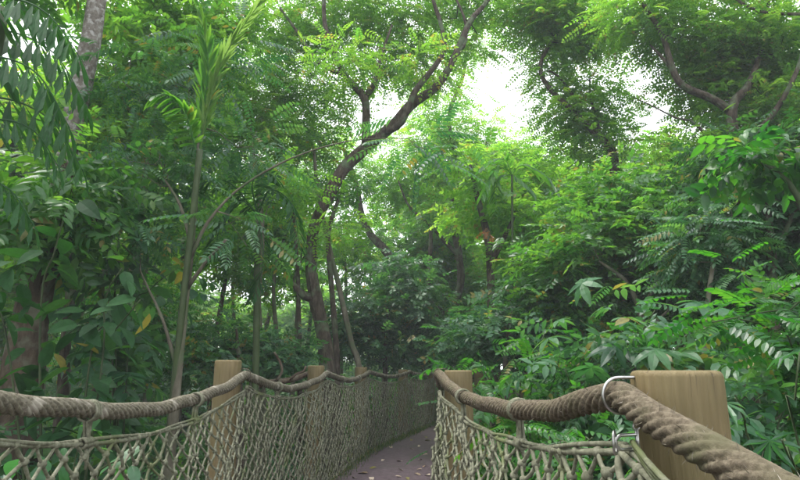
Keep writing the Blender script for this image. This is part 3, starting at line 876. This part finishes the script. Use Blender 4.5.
# centre hanging frond from the same kind of palm (by the big limb)
b = P(258, 215, 5.9)
root = empty('palm', (b[0], b[1] + .2, GROUND), 'small palm with drooping dark fronds left of the centre trunk', 'palm')
g = Geo(); tube(g, smooth_path(np.array([[b[0], b[1] + .2, GROUND - .1], [b[0] + .05, b[1] + .1, .8], b]), .2), .035, 10); g.obj('trunk', B_GREEN, root)
for pxs in ([(258, 215), (240, 200), (222, 218), (214, 262)], [(258, 215), (270, 190), (292, 205), (300, 250)], [(258, 215), (252, 185), (262, 172), (280, 180)], [(258, 215), (262, 240), (262, 270), (250, 300)], [(258, 215), (228, 182), (196, 186), (176, 214)]):
    hang_frond(pxs, 5.9, -.08, 15, .26, 58, -.5, M_DARK)
b = P(512, 175, 8.2)
root = empty('palm', (b[0], b[1] + .3, GROUND), 'small palm with pale arching fronds under the sky opening', 'palm')
g = Geo(); tube(g, smooth_path(np.array([[b[0] - .1, b[1] + .3, GROUND - .1], [b[0] - .05, b[1] + .2, 1.6], b]), .2), .016, 8); g.obj('trunk', B_GREEN, root)
for pxs in ([(512, 175), (500, 165), (488, 182), (480, 200)], [(512, 175), (522, 165), (545, 175), (560, 195)], [(512, 175), (498, 178), (496, 205), (494, 215)], [(512, 175), (520, 180), (535, 195), (540, 215)], [(512, 175), (505, 160), (492, 160), (478, 170)]):
    g = Geo(); frond_geo([P(x, y, 8.2 - .08 * k) for k, (x, y) in enumerate(pxs)], LEAF_NARROW, 18, .26, 48, -.25, g, .5, .5, .006)
    g.obj('frond', M_MID, root, smooth=False)
g = Geo(); t = lobe_tips(P(487, 232, 8.1), .08, 3); leaves_at(g, t, TP_SPR, 2, .16, .06, -.7); g.obj('dead_leaves', M_DEAD, root, smooth=False)

# ------------------------------------------------------------------ broad-leaved foreground plants (stems + leaves)
def plant(name, label, cat, base, stems, tpls, mat, per, size, spread, stemmat=None, droop=-.2, group=None, r0=.012, tilt=.35, k0=.35, nt=6):
    """stems: pixel paths (x,y,Y); leaves cluster along each stem's outer part"""
    b = np.array(base)
    root = empty(name, (b[0], b[1], GROUND), label, cat, group)
    gs = Geo(); gl = Geo()
    for st in stems:
        pts = [list(P(*q)) for q in st]
        pts = [[b[0] + rng.uniform(-.05, .05), b[1] + rng.uniform(-.05, .05), GROUND - .05]] + pts
        p = smooth_path(np.c_[np.array(pts), np.zeros(len(pts))], .08)[:, :3]
        tube(gs, p, np.linspace(r0, r0 * .3, len(p)), 7)
        idx = np.linspace(len(p) * k0, len(p) - 1, nt).astype(int)
        leaves_at(gl, p[idx], tpls, per, size, spread, droop, None, tilt)
    gs.obj('stem', stemmat or B_GREEN, root); gl.obj('foliage', mat, root, smooth=False)
    return root

BIG = [single(t_full(.42, .3, .08, 6))]
plant('shrub', 'broad leaved plant with large dark leaves in front of the left trunk', 'shrub', (-2.3, 4.4),
      [[(100, 380, 4.4), (105, 300, 4.4), (122, 268, 4.3)], [(90, 360, 4.4), (115, 330, 4.3), (140, 300, 4.2)], [(10, 360, 4.2), (-5, 300, 4.1), (12, 270, 4.0)],
       [(40, 330, 4.3), (55, 250, 4.2), (70, 200, 4.2)]],
      BIG, M_DARK, 4, .23, .08, droop=-.3, nt=10, r0=.016)
plant('shrub', 'plant with long narrow glossy leaves at mid left', 'shrub', (-2.6, 6.0),
      [[(110, 330, 6), (135, 240, 6), (150, 200, 6)], [(110, 300, 6), (100, 200, 6), (85, 170, 6)], [(130, 330, 6), (150, 290, 5.8), (175, 270, 5.6)], [(110, 330, 6), (80, 260, 5.8), (62, 240, 5.7)],
       [(115, 300, 6), (125, 180, 6.1), (110, 130, 6.2)]],
      TP_BROAD, M_TEAL, 3, .4, .14, droop=-.25, nt=9)
plant('shrub', 'yellow-green low plant seen through the gap under the left rope', 'shrub', (-2.0, 3.6),
      [[(75, 460, 3.6), (85, 440, 3.5), (88, 430, 3.4)], [(60, 470, 3.6), (62, 455, 3.5), (66, 448, 3.4)]], BIG, M_FRESH, 3, .12, .03, nt=4)
plant('shrub', 'grey-green broad leaves pressed against the left net', 'shrub', (-1.75, 2.5),
      [[(60, 500, 2.5), (50, 470, 2.45), (40, 455, 2.4)], [(100, 500, 2.7), (130, 470, 2.7), (150, 450, 2.7)], [(90, 500, 2.6), (100, 470, 2.6), (120, 460, 2.5)], [(30, 500, 2.4), (20, 480, 2.4), (15, 470, 2.3)]], BIG, M_TEAL, 3, .15, .05, nt=6, k0=.55)

# right side compound-leaf shrubs
plant('shrub', 'bright green shrub with rounded paired leaflets at the right edge', 'shrub', (2.25, 3.2),
      [[(800, 380, 3.1), (770, 330, 3.0), (735, 318, 2.9)], [(810, 350, 3.1), (790, 305, 3.0), (750, 290, 2.9)], [(830, 340, 3.1), (810, 290, 3.0), (790, 262, 2.8)], [(830, 360, 3), (815, 330, 2.9), (790, 325, 2.8)],
       [(800, 350, 3.2), (775, 300, 3.3), (745, 275, 3.3)], [(840, 330, 3.1), (835, 270, 3.1), (800, 235, 3)], [(830, 330, 3), (790, 310, 2.9), (712, 322, 2.75)]],
      TP_PINR, M_FRESH, 6, .21, .10, droop=-.08, nt=7, k0=.6, tilt=.45)
plant('shrub', 'leafy shrub with bright compound leaves beside the right rope rail', 'shrub', (1.05, 5.0),
      [[(510, 430, 5), (495, 390, 4.9), (480, 365, 4.8)], [(520, 430, 5), (520, 380, 4.9), (510, 350, 4.8)], [(530, 430, 5), (550, 390, 4.8), (560, 355, 4.7)], [(520, 430, 5), (490, 400, 4.8), (470, 385, 4.8)],
       [(540, 430, 5), (580, 380, 4.7), (600, 345, 4.6)], [(530, 430, 5), (535, 370, 5), (545, 330, 5.1)], [(560, 430, 5), (610, 400, 4.6), (625, 370, 4.5)]],
      TP_PIN + TP_PINR + TP_SPRF, M_FRESH, 8, .25, .17, droop=-.12, nt=8, k0=.45, tilt=.5)
plant('shrub', 'glossy shrub with drooping compound leaves behind the foreground post', 'shrub', (1.7, 4.6),
      [[(640, 400, 4.6), (640, 340, 4.6), (655, 310, 4.5)], [(630, 400, 4.6), (600, 340, 4.5), (580, 320, 4.4)], [(650, 400, 4.6), (690, 350, 4.4), (720, 345, 4.2)], [(640, 400, 4.6), (620, 350, 4.4), (625, 320, 4.3)],
       [(660, 400, 4.4), (670, 360, 4.2), (690, 330, 4.1)], [(610, 420, 4.4), (580, 400, 4.3), (565, 370, 4.2)]],
      TP_PIN + TP_SPRF + TP_WH, M_TEAL, 7, .3, .17, droop=-.25, nt=8, k0=.45, tilt=.5)
plant('shrub', 'shaded shrub with pointed leaves right of the foreground post', 'shrub', (1.95, 3.0),
      [[(770, 470, 3), (750, 420, 3), (735, 395, 2.9)], [(780, 470, 3), (790, 400, 3.1), (770, 360, 3.1)], [(800, 480, 3), (810, 420, 3), (790, 390, 2.9)], [(760, 480, 2.9), (745, 460, 2.8), (730, 450, 2.7)], [(770, 480, 3.2), (760, 400, 3.4), (745, 350, 3.5)]],
      TP_SPRF, M_TEAL, 6, .3, .13, droop=-.2, nt=8, k0=.5)
lob = [single(t_lobed())]
r = plant('sapling', 'sapling with pale deeply lobed leaves at the lower right corner', 'sapling', (2.1, 2.5),
      [[(800, 450, 2.4), (795, 400, 2.35), (800, 352, 2.3)], [(800, 480, 2.4), (790, 460, 2.3), (782, 440, 2.2)], [(770, 490, 2.4), (745, 420, 2.3), (735, 398, 2.2)]], lob, M_TEAL, 1, .15, .02, nt=3, k0=.75)
plant('shrub', 'low shrub with bright paired leaflets under the right rope rail', 'shrub', (.95, 2.9),
      [[(560, 480, 2.8), (580, 450, 2.6), (592, 438, 2.4)], [(580, 480, 2.6), (600, 450, 2.5), (612, 438, 2.3)], [(540, 480, 3), (530, 450, 2.9), (520, 435, 2.9)], [(550, 480, 2.9), (560, 440, 2.9), (575, 428, 2.8)], [(520, 480, 3), (500, 450, 3.1), (505, 428, 3.1)]],
      TP_PIN, M_FRESH, 4, .22, .07, nt=6, k0=.6)

# ------------------------------------------------------------------ mid-distance small trees and tall shrubs
def bush_tree(label, stem, lobes, mat, bark, tpls, per, size, spread, name='small_tree', group=None, droop=-.25, cat='tree'):
    return make_tree(name, label, cat, stem, lobes, mat, bark, tpls, per, size, spread, group, droop, .02, 8)

bush_tree('small tree with pale forking stem and dense dark leaves right of centre',
    [[(650, 370, 6.8, .045), (646, 336, 6.8, .04), (636, 300, 6.8, .032), (624, 279, 6.8, .025), (600, 262, 6.8, .015)],
     [(640, 312, 6.8, .026), (656, 285, 6.8, .022), (668, 262, 6.8, .015), (672, 235, 6.8, .01)],
     [(646, 336, 6.8, .022), (660, 318, 6.7, .016), (680, 300, 6.7, .01)]],
    [(600, 235, 7.2, 42, 50), (645, 225, 7.2, 40, 50), (560, 262, 7.4, 36, 40), (690, 240, 7.2, 40, 46), (620, 275, 7.5, 38, 40), (575, 300, 7.5, 34, 34), (665, 280, 7.5, 38, 40), (705, 285, 7.2, 34, 34), (640, 190, 7.6, 34, 30), (590, 200, 7.8, 34, 28)],
    M_MID, B_PALE, TP_SPR, 9, .26, .2)
bush_tree('dark bushy tree filling the right edge below the high canopy',
    [[(775, 350, 5.8, .06), (772, 270, 5.8, .05), (768, 220, 5.8, .04), (760, 180, 5.8, .025)], [(772, 260, 5.8, .03), (795, 210, 5.7, .02), (812, 170, 5.6, .015)]],
    [(765, 175, 6.2, 44, 50), (805, 200, 6, 46, 44), (735, 215, 6.4, 38, 38), (770, 240, 6.2, 46, 46), (725, 165, 6.6, 30, 26), (812, 140, 6, 36, 30), (745, 280, 6.2, 36, 30)],
    M_DARK, B_BROWN, TP_SPRF, 7, .26, .18)
bush_tree('glossy leaved bush in front of the dark bushy tree',
    [[(705, 360, 5.6, .03), (708, 300, 5.6, .025), (715, 250, 5.6, .018)]],
    [(705, 235, 5.8, 26, 26), (725, 205, 5.8, 24, 20), (690, 262, 5.9, 22, 18), (735, 250, 5.8, 22, 16)],
    M_TEAL, B_PALE, TP_PIN, 4, .3, .14)
bush_tree('fresh green spray of broad leaves high at the right edge',
    [[(815, 260, 4.6, .03), (800, 200, 4.6, .025), (775, 170, 4.6, .015), (740, 158, 4.6, .008)]],
    [(730, 165, 4.8, 16, 8), (765, 160, 4.8, 20, 12), (795, 160, 4.7, 20, 12)], M_FRESH, B_GREEN, TP_BROAD, 3, .26, .12)
bush_tree('yellow-green tree just left of the canopy tree, below the sky opening',
    [[(545, 300, 14, .09), (540, 230, 14, .08), (532, 180, 14, .06), (528, 165, 14, .03)]],
    [(525, 162, 14, 30, 34), (560, 170, 14, 34, 40), (500, 165, 14.5, 34, 38), (545, 205, 14, 36, 38), (585, 190, 14, 30, 30), (515, 210, 14, 30, 28)],
    M_BRIGHT, B_BROWN, TP_FINE, 14, .34, .3, 'tree')
bush_tree('round leafy shrub tree behind the far end of the left net',
    [[(385, 372, 14, .06), (385, 330, 14, .05), (392, 295, 14, .03)], [(385, 335, 14, .03), (370, 310, 14, .02), (360, 300, 14, .015)]],
    [(372, 312, 14.2, 30, 40), (405, 300, 14.4, 32, 42), (430, 325, 14.6, 28, 32), (390, 340, 14.2, 34, 36), (350, 335, 14.4, 26, 26), (448, 345, 15.5, 26, 26), (400, 272, 14.8, 22, 18), (420, 360, 16, 26, 20)],
    M_TEAL, B_BROWN, TP_SPR, 10, .36, .28)
bush_tree('bluish shrub beyond the right post at the bend',
    [[(505, 370, 7.5, .03), (508, 335, 7.5, .025), (512, 310, 7.5, .015)]],
    [(500, 335, 7.8, 32, 32), (535, 325, 7.8, 32, 32), (470, 345, 8.4, 22, 18), (520, 295, 8.2, 28, 24), (550, 355, 7.4, 30, 24)],
    M_TEAL, B_BROWN, TP_SPR, 9, .26, .18)
bush_tree('leafy tree filling the left background beside the sapling',
    [[(120, 372, 8.5, .07), (128, 300, 8.5, .06), (140, 220, 8.5, .05), (150, 140, 8.5, .035), (160, 80, 8.5, .02)], [(130, 290, 8.5, .035), (108, 230, 8.5, .025), (95, 180, 8.5, .015)]],
    [(150, 60, 9, 44, 44), (110, 95, 9, 40, 36), (190, 60, 9.4, 42, 36), (140, 130, 9, 40, 34), (100, 160, 8.8, 36, 26), (180, 120, 9.2, 36, 26), (120, 15, 9, 46, 40), (215, 15, 9.6, 46, 40), (60, 110, 8.6, 40, 30), (170, 0, 9, 40, 30)],
    M_FINE, B_BROWN, TP_SPR, 9, .34, .26, 'tree')
bush_tree('fine leaved tree between the young palm and the centre tree',
    [[(262, 372, 10.5, .06), (258, 300, 10.5, .055), (262, 230, 10.5, .05), (255, 170, 10.5, .04), (250, 110, 10.5, .02)], [(262, 225, 10.5, .03), (280, 180, 10.6, .02), (285, 150, 10.7, .012)]],
    [(245, 120, 11, 38, 36), (280, 140, 11, 36, 34), (225, 165, 11, 34, 26), (262, 90, 11, 34, 30), (275, 195, 11, 22, 14), (210, 105, 11, 36, 30)],
    M_FINE, B_PALE, TP_FINE, 14, .3, .26, 'tree')
bush_tree('bright green bush low at the left behind the mottled trunk',
    [[(118, 380, 7.6, .03), (120, 350, 7.6, .025), (122, 330, 7.6, .012)]],
    [(125, 325, 8, 30, 30), (155, 300, 8, 24, 20), (95, 345, 7.8, 26, 22), (150, 350, 8, 30, 26), (200, 320, 8.4, 26, 22)],
    M_FRESH, B_BROWN, TP_PIN, 4, .32, .2, cat='shrub', name='shrub')
bush_tree('grey-green bush behind the first visible left post',
    [[(240, 375, 8.2, .03), (238, 350, 8.2, .025), (236, 325, 8.2, .012)]],
    [(225, 345, 8.6, 26, 20), (265, 350, 8.8, 26, 18), (290, 355, 9, 22, 16), (200, 360, 8.2, 24, 16)],
    M_TEAL, B_BROWN, TP_SPR, 9, .27, .2, cat='shrub', name='shrub')
# bare dark stems and pale leaning poles seen between the bushes
for lab, limb, bark in (
    ('dark vine-wrapped trunk behind the left bushes', [(100, 378, 9.5, .09), (108, 340, 9.5, .1), (112, 310, 9.5, .09), (106, 270, 9.5, .07), (112, 200, 9.5, .05)], B_BROWN),
    ('dark stem close behind the mottled left trunk', [(62, 400, 6.6, .06), (66, 340, 6.6, .055), (72, 280, 6.6, .05), (70, 230, 6.6, .04)], B_BROWN),
    ('pale thin pole leaning beside the centre trunk', [(360, 370, 10.5, .05), (352, 345, 10.5, .05), (340, 292, 10.5, .045), (330, 250, 10.5, .04), (318, 190, 10.5, .035), (314, 150, 10.5, .03)], B_PALE),
    ('slim brown stem just right of the centre trunk', [(337, 372, 10.4, .06), (335, 330, 10.4, .055), (331, 280, 10.4, .05), (328, 235, 10.4, .045), (338, 200, 10.4, .03)], B_BROWN),
    ('thin dark stem left of the centre trunk', [(300, 372, 11, .045), (299, 320, 11, .04), (297, 260, 11, .035), (292, 200, 11, .03)], B_BROWN),
    ('slim stem right of the slanting trunk', [(428, 350, 16, .07), (428, 300, 16, .065), (430, 260, 16, .06), (431, 225, 16, .05)], B_BROWN)):
    make_tree('tree', lab, 'tree', [limb], [(limb[-1][0], limb[-1][1] - 10, limb[-1][2] + .3, 24, 12)], M_MID, bark, TP_SPR, 7, .3, .2)

# fallen dead branch behind the first left post
b = P(265, 385, 6.2)
g = Geo()
tube(g, smooth_path(np.array([list(P(x, y, Y)) + [r] for x, y, Y, r in [(235, 400, 6.0, .04), (262, 384, 6.1, .036), (290, 380, 6.3, .03), (312, 372, 6.6, .02)]]), .08)[:, :3], .03, 8)
tube(g, smooth_path(np.array([list(P(x, y, 6.15)) + [0] for x, y in [(275, 382), (282, 372), (280, 362), (274, 352)]]), .05)[:, :3], .014, 7)
tube(g, smooth_path(np.array([list(P(x, y, 6.25)) + [0] for x, y in [(290, 380), (296, 374), (304, 371), (306, 366)]]), .05)[:, :3], .012, 7)
tube(g, np.array([P(235, 400, 6.0), P(236, 440, 6.0) , P(238, 500, 6.0)]), .035, 8)
tag(g.obj('dead_branch', B_RED), 'reddish dead branch lying behind the left net past the first post', 'branch')

# ------------------------------------------------------------------ background templates
def bg_tree(name, lab, grp, H, R, nt, mat, bark, tpls, per, size, spread, lobes=7, low=.45, slim=1.0):
    root = empty(name, (0, 0, 0), lab, 'tree', grp)
    tr = smooth_path(np.array([[0, 0, -.4, H * .02 + .03], [rng.normal() * .1, rng.normal() * .1, H * .3, H * .016 + .02], [rng.normal() * .3, rng.normal() * .3, H * .6, H * .01 + .015], [rng.normal() * .4, rng.normal() * .4, H * .85, .03]]), .3)
    tr[:, 3] *= slim
    g = Geo(); tube(g, tr[:, :3], tr[:, 3], 9, flare(1, int(H * 10))); g.obj('trunk', bark, root)
    gt = Geo(); gc = Geo(); tips = []
    for k in range(lobes):
        a = rng.uniform(0, 6.28); rr = R * rng.uniform(.15, .75)
        c = np.array([rr * math.cos(a), rr * math.sin(a), H * rng.uniform(low, .9)])
        t = lobe_tips(c, R * rng.uniform(.35, .55), nt // lobes, .65)
        leaves_at(gc, t, tpls, per, size, spread, -.25, c)
        tips.append(t)
    grow(list(tr[len(tr) // 3:, :3]), list(tr[len(tr) // 3:, 3]), np.concatenate(tips), gt, .05, .5, .006)
    gt.obj('twigs', bark, root)
    gc.obj('crown', mat, root, smooth=False)
    return root

GRP_T = 'tall forest trees closing the background'
bgt = [bg_tree('forest_tree', 'tall green forest tree in the hazy background', GRP_T, 12, 3.6, 230, M_FINE, B_BROWN, TP_SPR, 11, .6, .5),
       bg_tree('forest_tree', 'tall green forest tree in the hazy background', GRP_T, 10, 3.2, 200, M_BRIGHT, B_PALE, TP_SPR, 11, .55, .45, 6, .35),
       bg_tree('forest_tree', 'tall green forest tree in the hazy background', GRP_T, 14, 3.4, 230, M_MID, B_BROWN, TP_SPR, 11, .6, .5, 8, .3),
       bg_tree('forest_tree', 'tall green forest tree in the hazy background', GRP_T, 8, 2.6, 160, M_BRIGHT, B_PALE, TP_SPR, 11, .5, .4, 6, .25)]
GRP_S = 'shrubs of the forest understory'
def bg_shrub(H, R, nt, mat, tpls, per, size, spread, lab):
    root = empty('understory_shrub', (0, 0, 0), lab, 'shrub', GRP_S)
    gs = Geo(); gl = Geo()
    for k in range(nt):
        a = rng.uniform(0, 6.28); r = R * rng.uniform(.1, 1) ** .7; z = H * rng.uniform(.25, 1) * (1 - .35 * (r / R) ** 2)
        tip = np.array([r * math.cos(a), r * math.sin(a), z])
        tube(gs, np.array([[0.1 * math.cos(a), .1 * math.sin(a), -.15], tip * [.35, .35, .6] + rng.normal(size=3) * .04, tip]), [.014, .01, .004], 5, cap=False)
        leaves_at(gl, tip[None], tpls, per, size, spread, -.25, np.array([0, 0, H * .4]))
    gs.obj('stem', B_BROWN, root); gl.obj('foliage', mat, root, smooth=False)
    return root
bgs = [bg_shrub(2.2, 1.3, 70, M_MID, TP_SPR, 7, .34, .24, 'leafy green understory shrub among the background trees'),
       bg_shrub(1.8, 1.1, 60, M_TEAL, TP_PIN, 5, .36, .2, 'leafy green understory shrub among the background trees'),
       bg_shrub(2.6, 1.2, 70, M_TEAL, TP_SPR, 7, .36, .26, 'leafy green understory shrub among the background trees'),
       bg_shrub(1.4, 1.0, 50, M_FRESH, TP_PIN, 5, .32, .18, 'leafy green understory shrub among the background trees'),
       bg_shrub(1.6, 1.1, 50, M_MID, TP_WH, 4, .36, .18, 'leafy green understory shrub among the background trees')]

GRP_P = 'slender pole-like trees standing behind the left net'
poles = []
for H, c, mt, bk in ((8, 9, M_FINE, B_PALE), (10, 10, M_BRIGHT, B_BROWN), (9, 9, M_MID, B_PALE)):
    poles.append(bg_tree('slender_tree', 'slender upright tree with a thin trunk among the background poles', GRP_P, H, 1.5, 60, mt, bk, TP_SPR, 9, .42, .34, 5, .6, .45))
used = set()
def place(lib, k, x, y, s):
    o = lib[k]; loc = (x, y, float(ground_z(x, y))); rz = rng.uniform(0, 6.28)
    if id(o) not in used:
        used.add(id(o)); o.location = loc; o.rotation_euler = (0, 0, rz); o.scale = (s, s, s)
    else:
        copy_tree(o, loc, rz, s)

# trees: photo column x, distance, template, scale  (columns 240 and 385 stay thinner low down: pale sky shows there)
BG = [(-60, 13, 0, .8), (10, 15, 2, .8), (40, 22, 0, 1), (150, 30, 0, 1), 
      (430, 28, 0, .95), (450, 22, 2, .72), (470, 32, 1, .95), (495, 26, 0, .68), (520, 20, 3, .85), (530, 30, 1, .68), (555, 24, 0, .8), (580, 18, 3, .95), (600, 28, 2, .66), (620, 20, 1, .7),
      (650, 26, 0, .7), (670, 18, 3, .95), (700, 24, 1, .95), (730, 16, 0, .75), (760, 22, 2, .8), (800, 15, 1, .85), (840, 20, 0, .9), (880, 14, 2, .8), (-120, 18, 1, 1), (-160, 12, 0, .9), (930, 22, 1, 1),
      (60, 34, 1, 1.2), (120, 38, 0, 1.2), (170, 40, 2, 1.1), (300, 42, 3, 1), (440, 44, 0, .7), (480, 45, 2, .6), (540, 42, 0, .6), (600, 40, 1, .65), (660, 38, 0, .9), (720, 36, 2, .9), (790, 34, 0, 1), (860, 32, 1, 1), (0, 30, 2, 1.1), (-60, 26, 1, 1.1)]
for x, Y, k, s in BG:
    X = (x - 400) / 585.6 * Y
    place(bgt, k, X + rng.normal() * .3, Y, s * rng.uniform(.92, 1.08))
for x, Y, k, s in ((70, 12, 0, .8), (98, 14, 1, .9), (128, 11.5, 2, .8), (150, 17, 0, 1), (215, 13, 1, .8), (232, 19, 2, 1), (248, 15, 0, .9), (262, 22, 1, 1.1), (278, 13.5, 2, .85), (290, 18, 0, 1), (305, 24, 1, 1.1), (345, 20, 2, 1), (365, 23, 0, 1), (385, 26, 1, 1), (412, 21, 0, .9), (440, 24, 2, .9), (465, 21, 1, .85), (512, 22, 0, .7), (540, 19, 2, .7), (180, 15, 1, .9), (20, 12, 0, .8), (255, 27, 2, .7), (320, 28, 1, .65), (345, 30, 0, .6), (228, 27, 1, .6)):
    place(poles, k, (x - 400) / 585.6 * Y, Y, s)
for X, YY, k, s in ((9, 6.5, 1, .8), (12.5, 9.5, 0, .9), (10.5, 2, 2, .75), (14.5, 5, 3, 1.1), (7.5, 10, 3, .9), (-8, 3, 2, .7), (-9.5, 7, 0, .8), (-13, 5, 1, 1), (-11, 0, 3, 1), (17, 10, 2, 1), (-16, 9, 0, 1), (20, 3, 1, 1.1), (-19, 2, 2, 1.1)):
    place(bgt, k, X, YY, s)
for X in list(np.arange(5, 19, 1.7)) + list(np.arange(-18, -5, 1.7)):
    place(bgs, int(rng.integers(0, 5)), X, rng.uniform(.5, 6) + abs(X) * .15, rng.uniform(.9, 1.5))
for x in range(30, 480, 24):
    Y = rng.uniform(30, 46)
    place(bgt, int(rng.choice([1, 3, 3])), (x + rng.uniform(-9, 9) - 400) / 585.6 * Y, Y, rng.uniform(.62, 1.0))
for x in range(60, 460, 22):
    Y = rng.uniform(19, 27)
    place(bgs, int(rng.integers(0, 5)), (x + rng.uniform(-9, 9) - 400) / 585.6 * Y, Y, rng.uniform(1.1, 1.7))
SH = []
for Y, step in ((6.4, 1.3), (8.2, 1.5), (10.5, 1.7), (13.5, 2.1), (17, 2.8), (22, 3.8), (30, 5.5)):
    x = -Y * .95
    while x < Y * .95:
        X = x + rng.normal() * .3; YY = Y + rng.normal() * .5
        # keep off the bridge
        xl = np.interp(YY, [p[1] for p in LP], [p[0] for p in LP]); xr = np.interp(YY, [p[1] for p in RP], [p[0] for p in RP])
        if YY > 20 or X < xl - 1.2 or X > xr + 1.2:
            SH.append((X, YY, Y))
        x += step
for X, YY, Y in SH:
    s = rng.uniform(.75, 1.1) * (.8 if Y < 9 else 1.0 + Y * .012)
    if Y >= 8 and -.62 < X / YY < .1: s *= .62
    place(bgs, int(rng.integers(0, 5)), X, YY, s)
for X, YY, k, s in ((-2.6, 5.0, 4, .75), (-2.9, 3.2, 1, .7), (-3.2, 1.8, 0, .7), (-2.4, 6.8, 3, .8), (1.75, 6.1, 1, .8), (2.6, 5.4, 2, .8), (3.3, 4.4, 4, .8), (2.6, 3.9, 1, .75), (3.4, 2.6, 0, .8), (-4, 4.4, 2, .9), (4.2, 5.8, 0, .9), (1.9, 7.6, 0, .8), (1.5, 3.9, 4, .55), (-2.2, 9, 1, .7), (-1.9, 11, 3, .8)):
    place(bgs, k, X, YY, s)

# low ground cover
g = Geo()
n = 9000
yy = rng.uniform(-2, 26, n); xx = rng.uniform(-1, 1, n) * (5 + yy.clip(0) * .85)
xl = np.interp(yy, [p[1] for p in LP], [p[0] for p in LP]); xr = np.interp(yy, [p[1] for p in RP], [p[0] for p in RP])
ok = (xx < xl - .35) | (xx > xr + .35)
xx, yy = xx[ok], yy[ok]
n = len(xx)
y = rng.normal(size=(n, 3)); y[:, 2] = np.abs(y[:, 2]) * .9 + .2
scatter(g, TP_SPR, np.c_[xx, yy, ground_z(xx, yy)], y, np.array([0, 0, 1.]) + rng.normal(size=(n, 3)) * .5, rng.uniform(.25, .55, n))
tag(g.obj('ground_cover', M_MID, smooth=False), 'low leafy ground cover below the bridge', 'ground cover', kind='stuff')

# humid air
hz = Geo(); box(hz, (0, 0, 12), (200, 210, 40))
hm, hn, hl = new_mat('humid_air')
ho = hn.new('ShaderNodeOutputMaterial'); pv = hn.new('ShaderNodeVolumePrincipled')
pv.inputs['Color'].default_value = (.9, .96, 1, 1); pv.inputs['Density'].default_value = .0034; pv.inputs['Anisotropy'].default_value = 0.0
hl.new(pv.outputs[0], ho.inputs['Volume'])
tag(hz.obj('haze', hm, smooth=False), 'thin humid haze between the trees', 'haze', kind='stuff')

# ================================================================== LIGHT, SKY, CAMERA
EL, AZ = math.radians(66), math.radians(-75)       # azimuth from +Y towards +X
w = bpy.data.worlds.new('World'); scene.world = w; w.use_nodes = True
nt = w.node_tree; nt.nodes.clear()
out = nt.nodes.new('ShaderNodeOutputWorld'); bg = nt.nodes.new('ShaderNodeBackground')
sky = nt.nodes.new('ShaderNodeTexSky'); sky.sky_type = 'NISHITA'; sky.sun_disc = False
sky.sun_elevation = EL; sky.sun_rotation = AZ; sky.dust_density = 4
tc = nt.nodes.new('ShaderNodeTexCoord')
nz = nt.nodes.new('ShaderNodeTexNoise'); nz.inputs['Scale'].default_value = 1.6; nz.inputs['Detail'].default_value = 5
nt.links.new(tc.outputs['Generated'], nz.inputs['Vector'])
cr = nt.nodes.new('ShaderNodeValToRGB')
cr.color_ramp.elements[0].position = .3; cr.color_ramp.elements[0].color = (.78, .80, .86, 1)
cr.color_ramp.elements[1].position = .7; cr.color_ramp.elements[1].color = (1, 1, 1, 1)
nt.links.new(nz.outputs[0], cr.inputs[0])
ml = nt.nodes.new('ShaderNodeVectorMath'); ml.operation = 'SCALE'; ml.inputs['Scale'].default_value = 7.5
nt.links.new(cr.outputs[0], ml.inputs[0])
mx = nt.nodes.new('ShaderNodeMixRGB'); mx.inputs[0].default_value = .88
nt.links.new(sky.outputs[0], mx.inputs[1]); nt.links.new(ml.outputs[0], mx.inputs[2])
nt.links.new(mx.outputs[0], bg.inputs['Color']); bg.inputs['Strength'].default_value = .13
nt.links.new(bg.outputs[0], out.inputs['Surface'])

sd = bpy.data.lights.new('sun', 'SUN'); sd.energy = 1.5; sd.angle = math.radians(25); sd.color = (1, .97, .92)
so = bpy.data.objects.new('sun', sd); COL.objects.link(so)
v = Vector((math.sin(AZ) * math.cos(EL), math.cos(AZ) * math.cos(EL), math.sin(EL)))
so.rotation_euler = v.to_track_quat('Z', 'Y').to_euler(); so.location = (0, 0, 20)

cd = bpy.data.cameras.new('camera'); cam = bpy.data.objects.new('camera', cd); COL.objects.link(cam)
cd.sensor_width = 36; cd.lens = 36 * FPX / 800; cd.clip_start = .02; cd.clip_end = 1000
cam.location = (0, 0, EYE); cam.rotation_euler = (PI / 2 + PITCH, 0, 0)
scene.camera = cam

scene.view_settings.view_transform = 'Standard'
scene.view_settings.look = 'None'
scene.view_settings.exposure = 1.7
scene.view_settings.gamma = 1
scene.view_settings.use_curve_mapping = False
scene.render.engine = 'CYCLES'
scene.cycles.use_denoising = True
scene.cycles.max_bounces = 10
scene.cycles.diffuse_bounces = 8
scene.cycles.glossy_bounces = 2
scene.cycles.transmission_bounces = 8
scene.cycles.volume_bounces = 0
scene.cycles.caustics_reflective = False
scene.cycles.caustics_refractive = False
scene.cycles.use_adaptive_sampling = True
scene.cycles.adaptive_threshold = .02
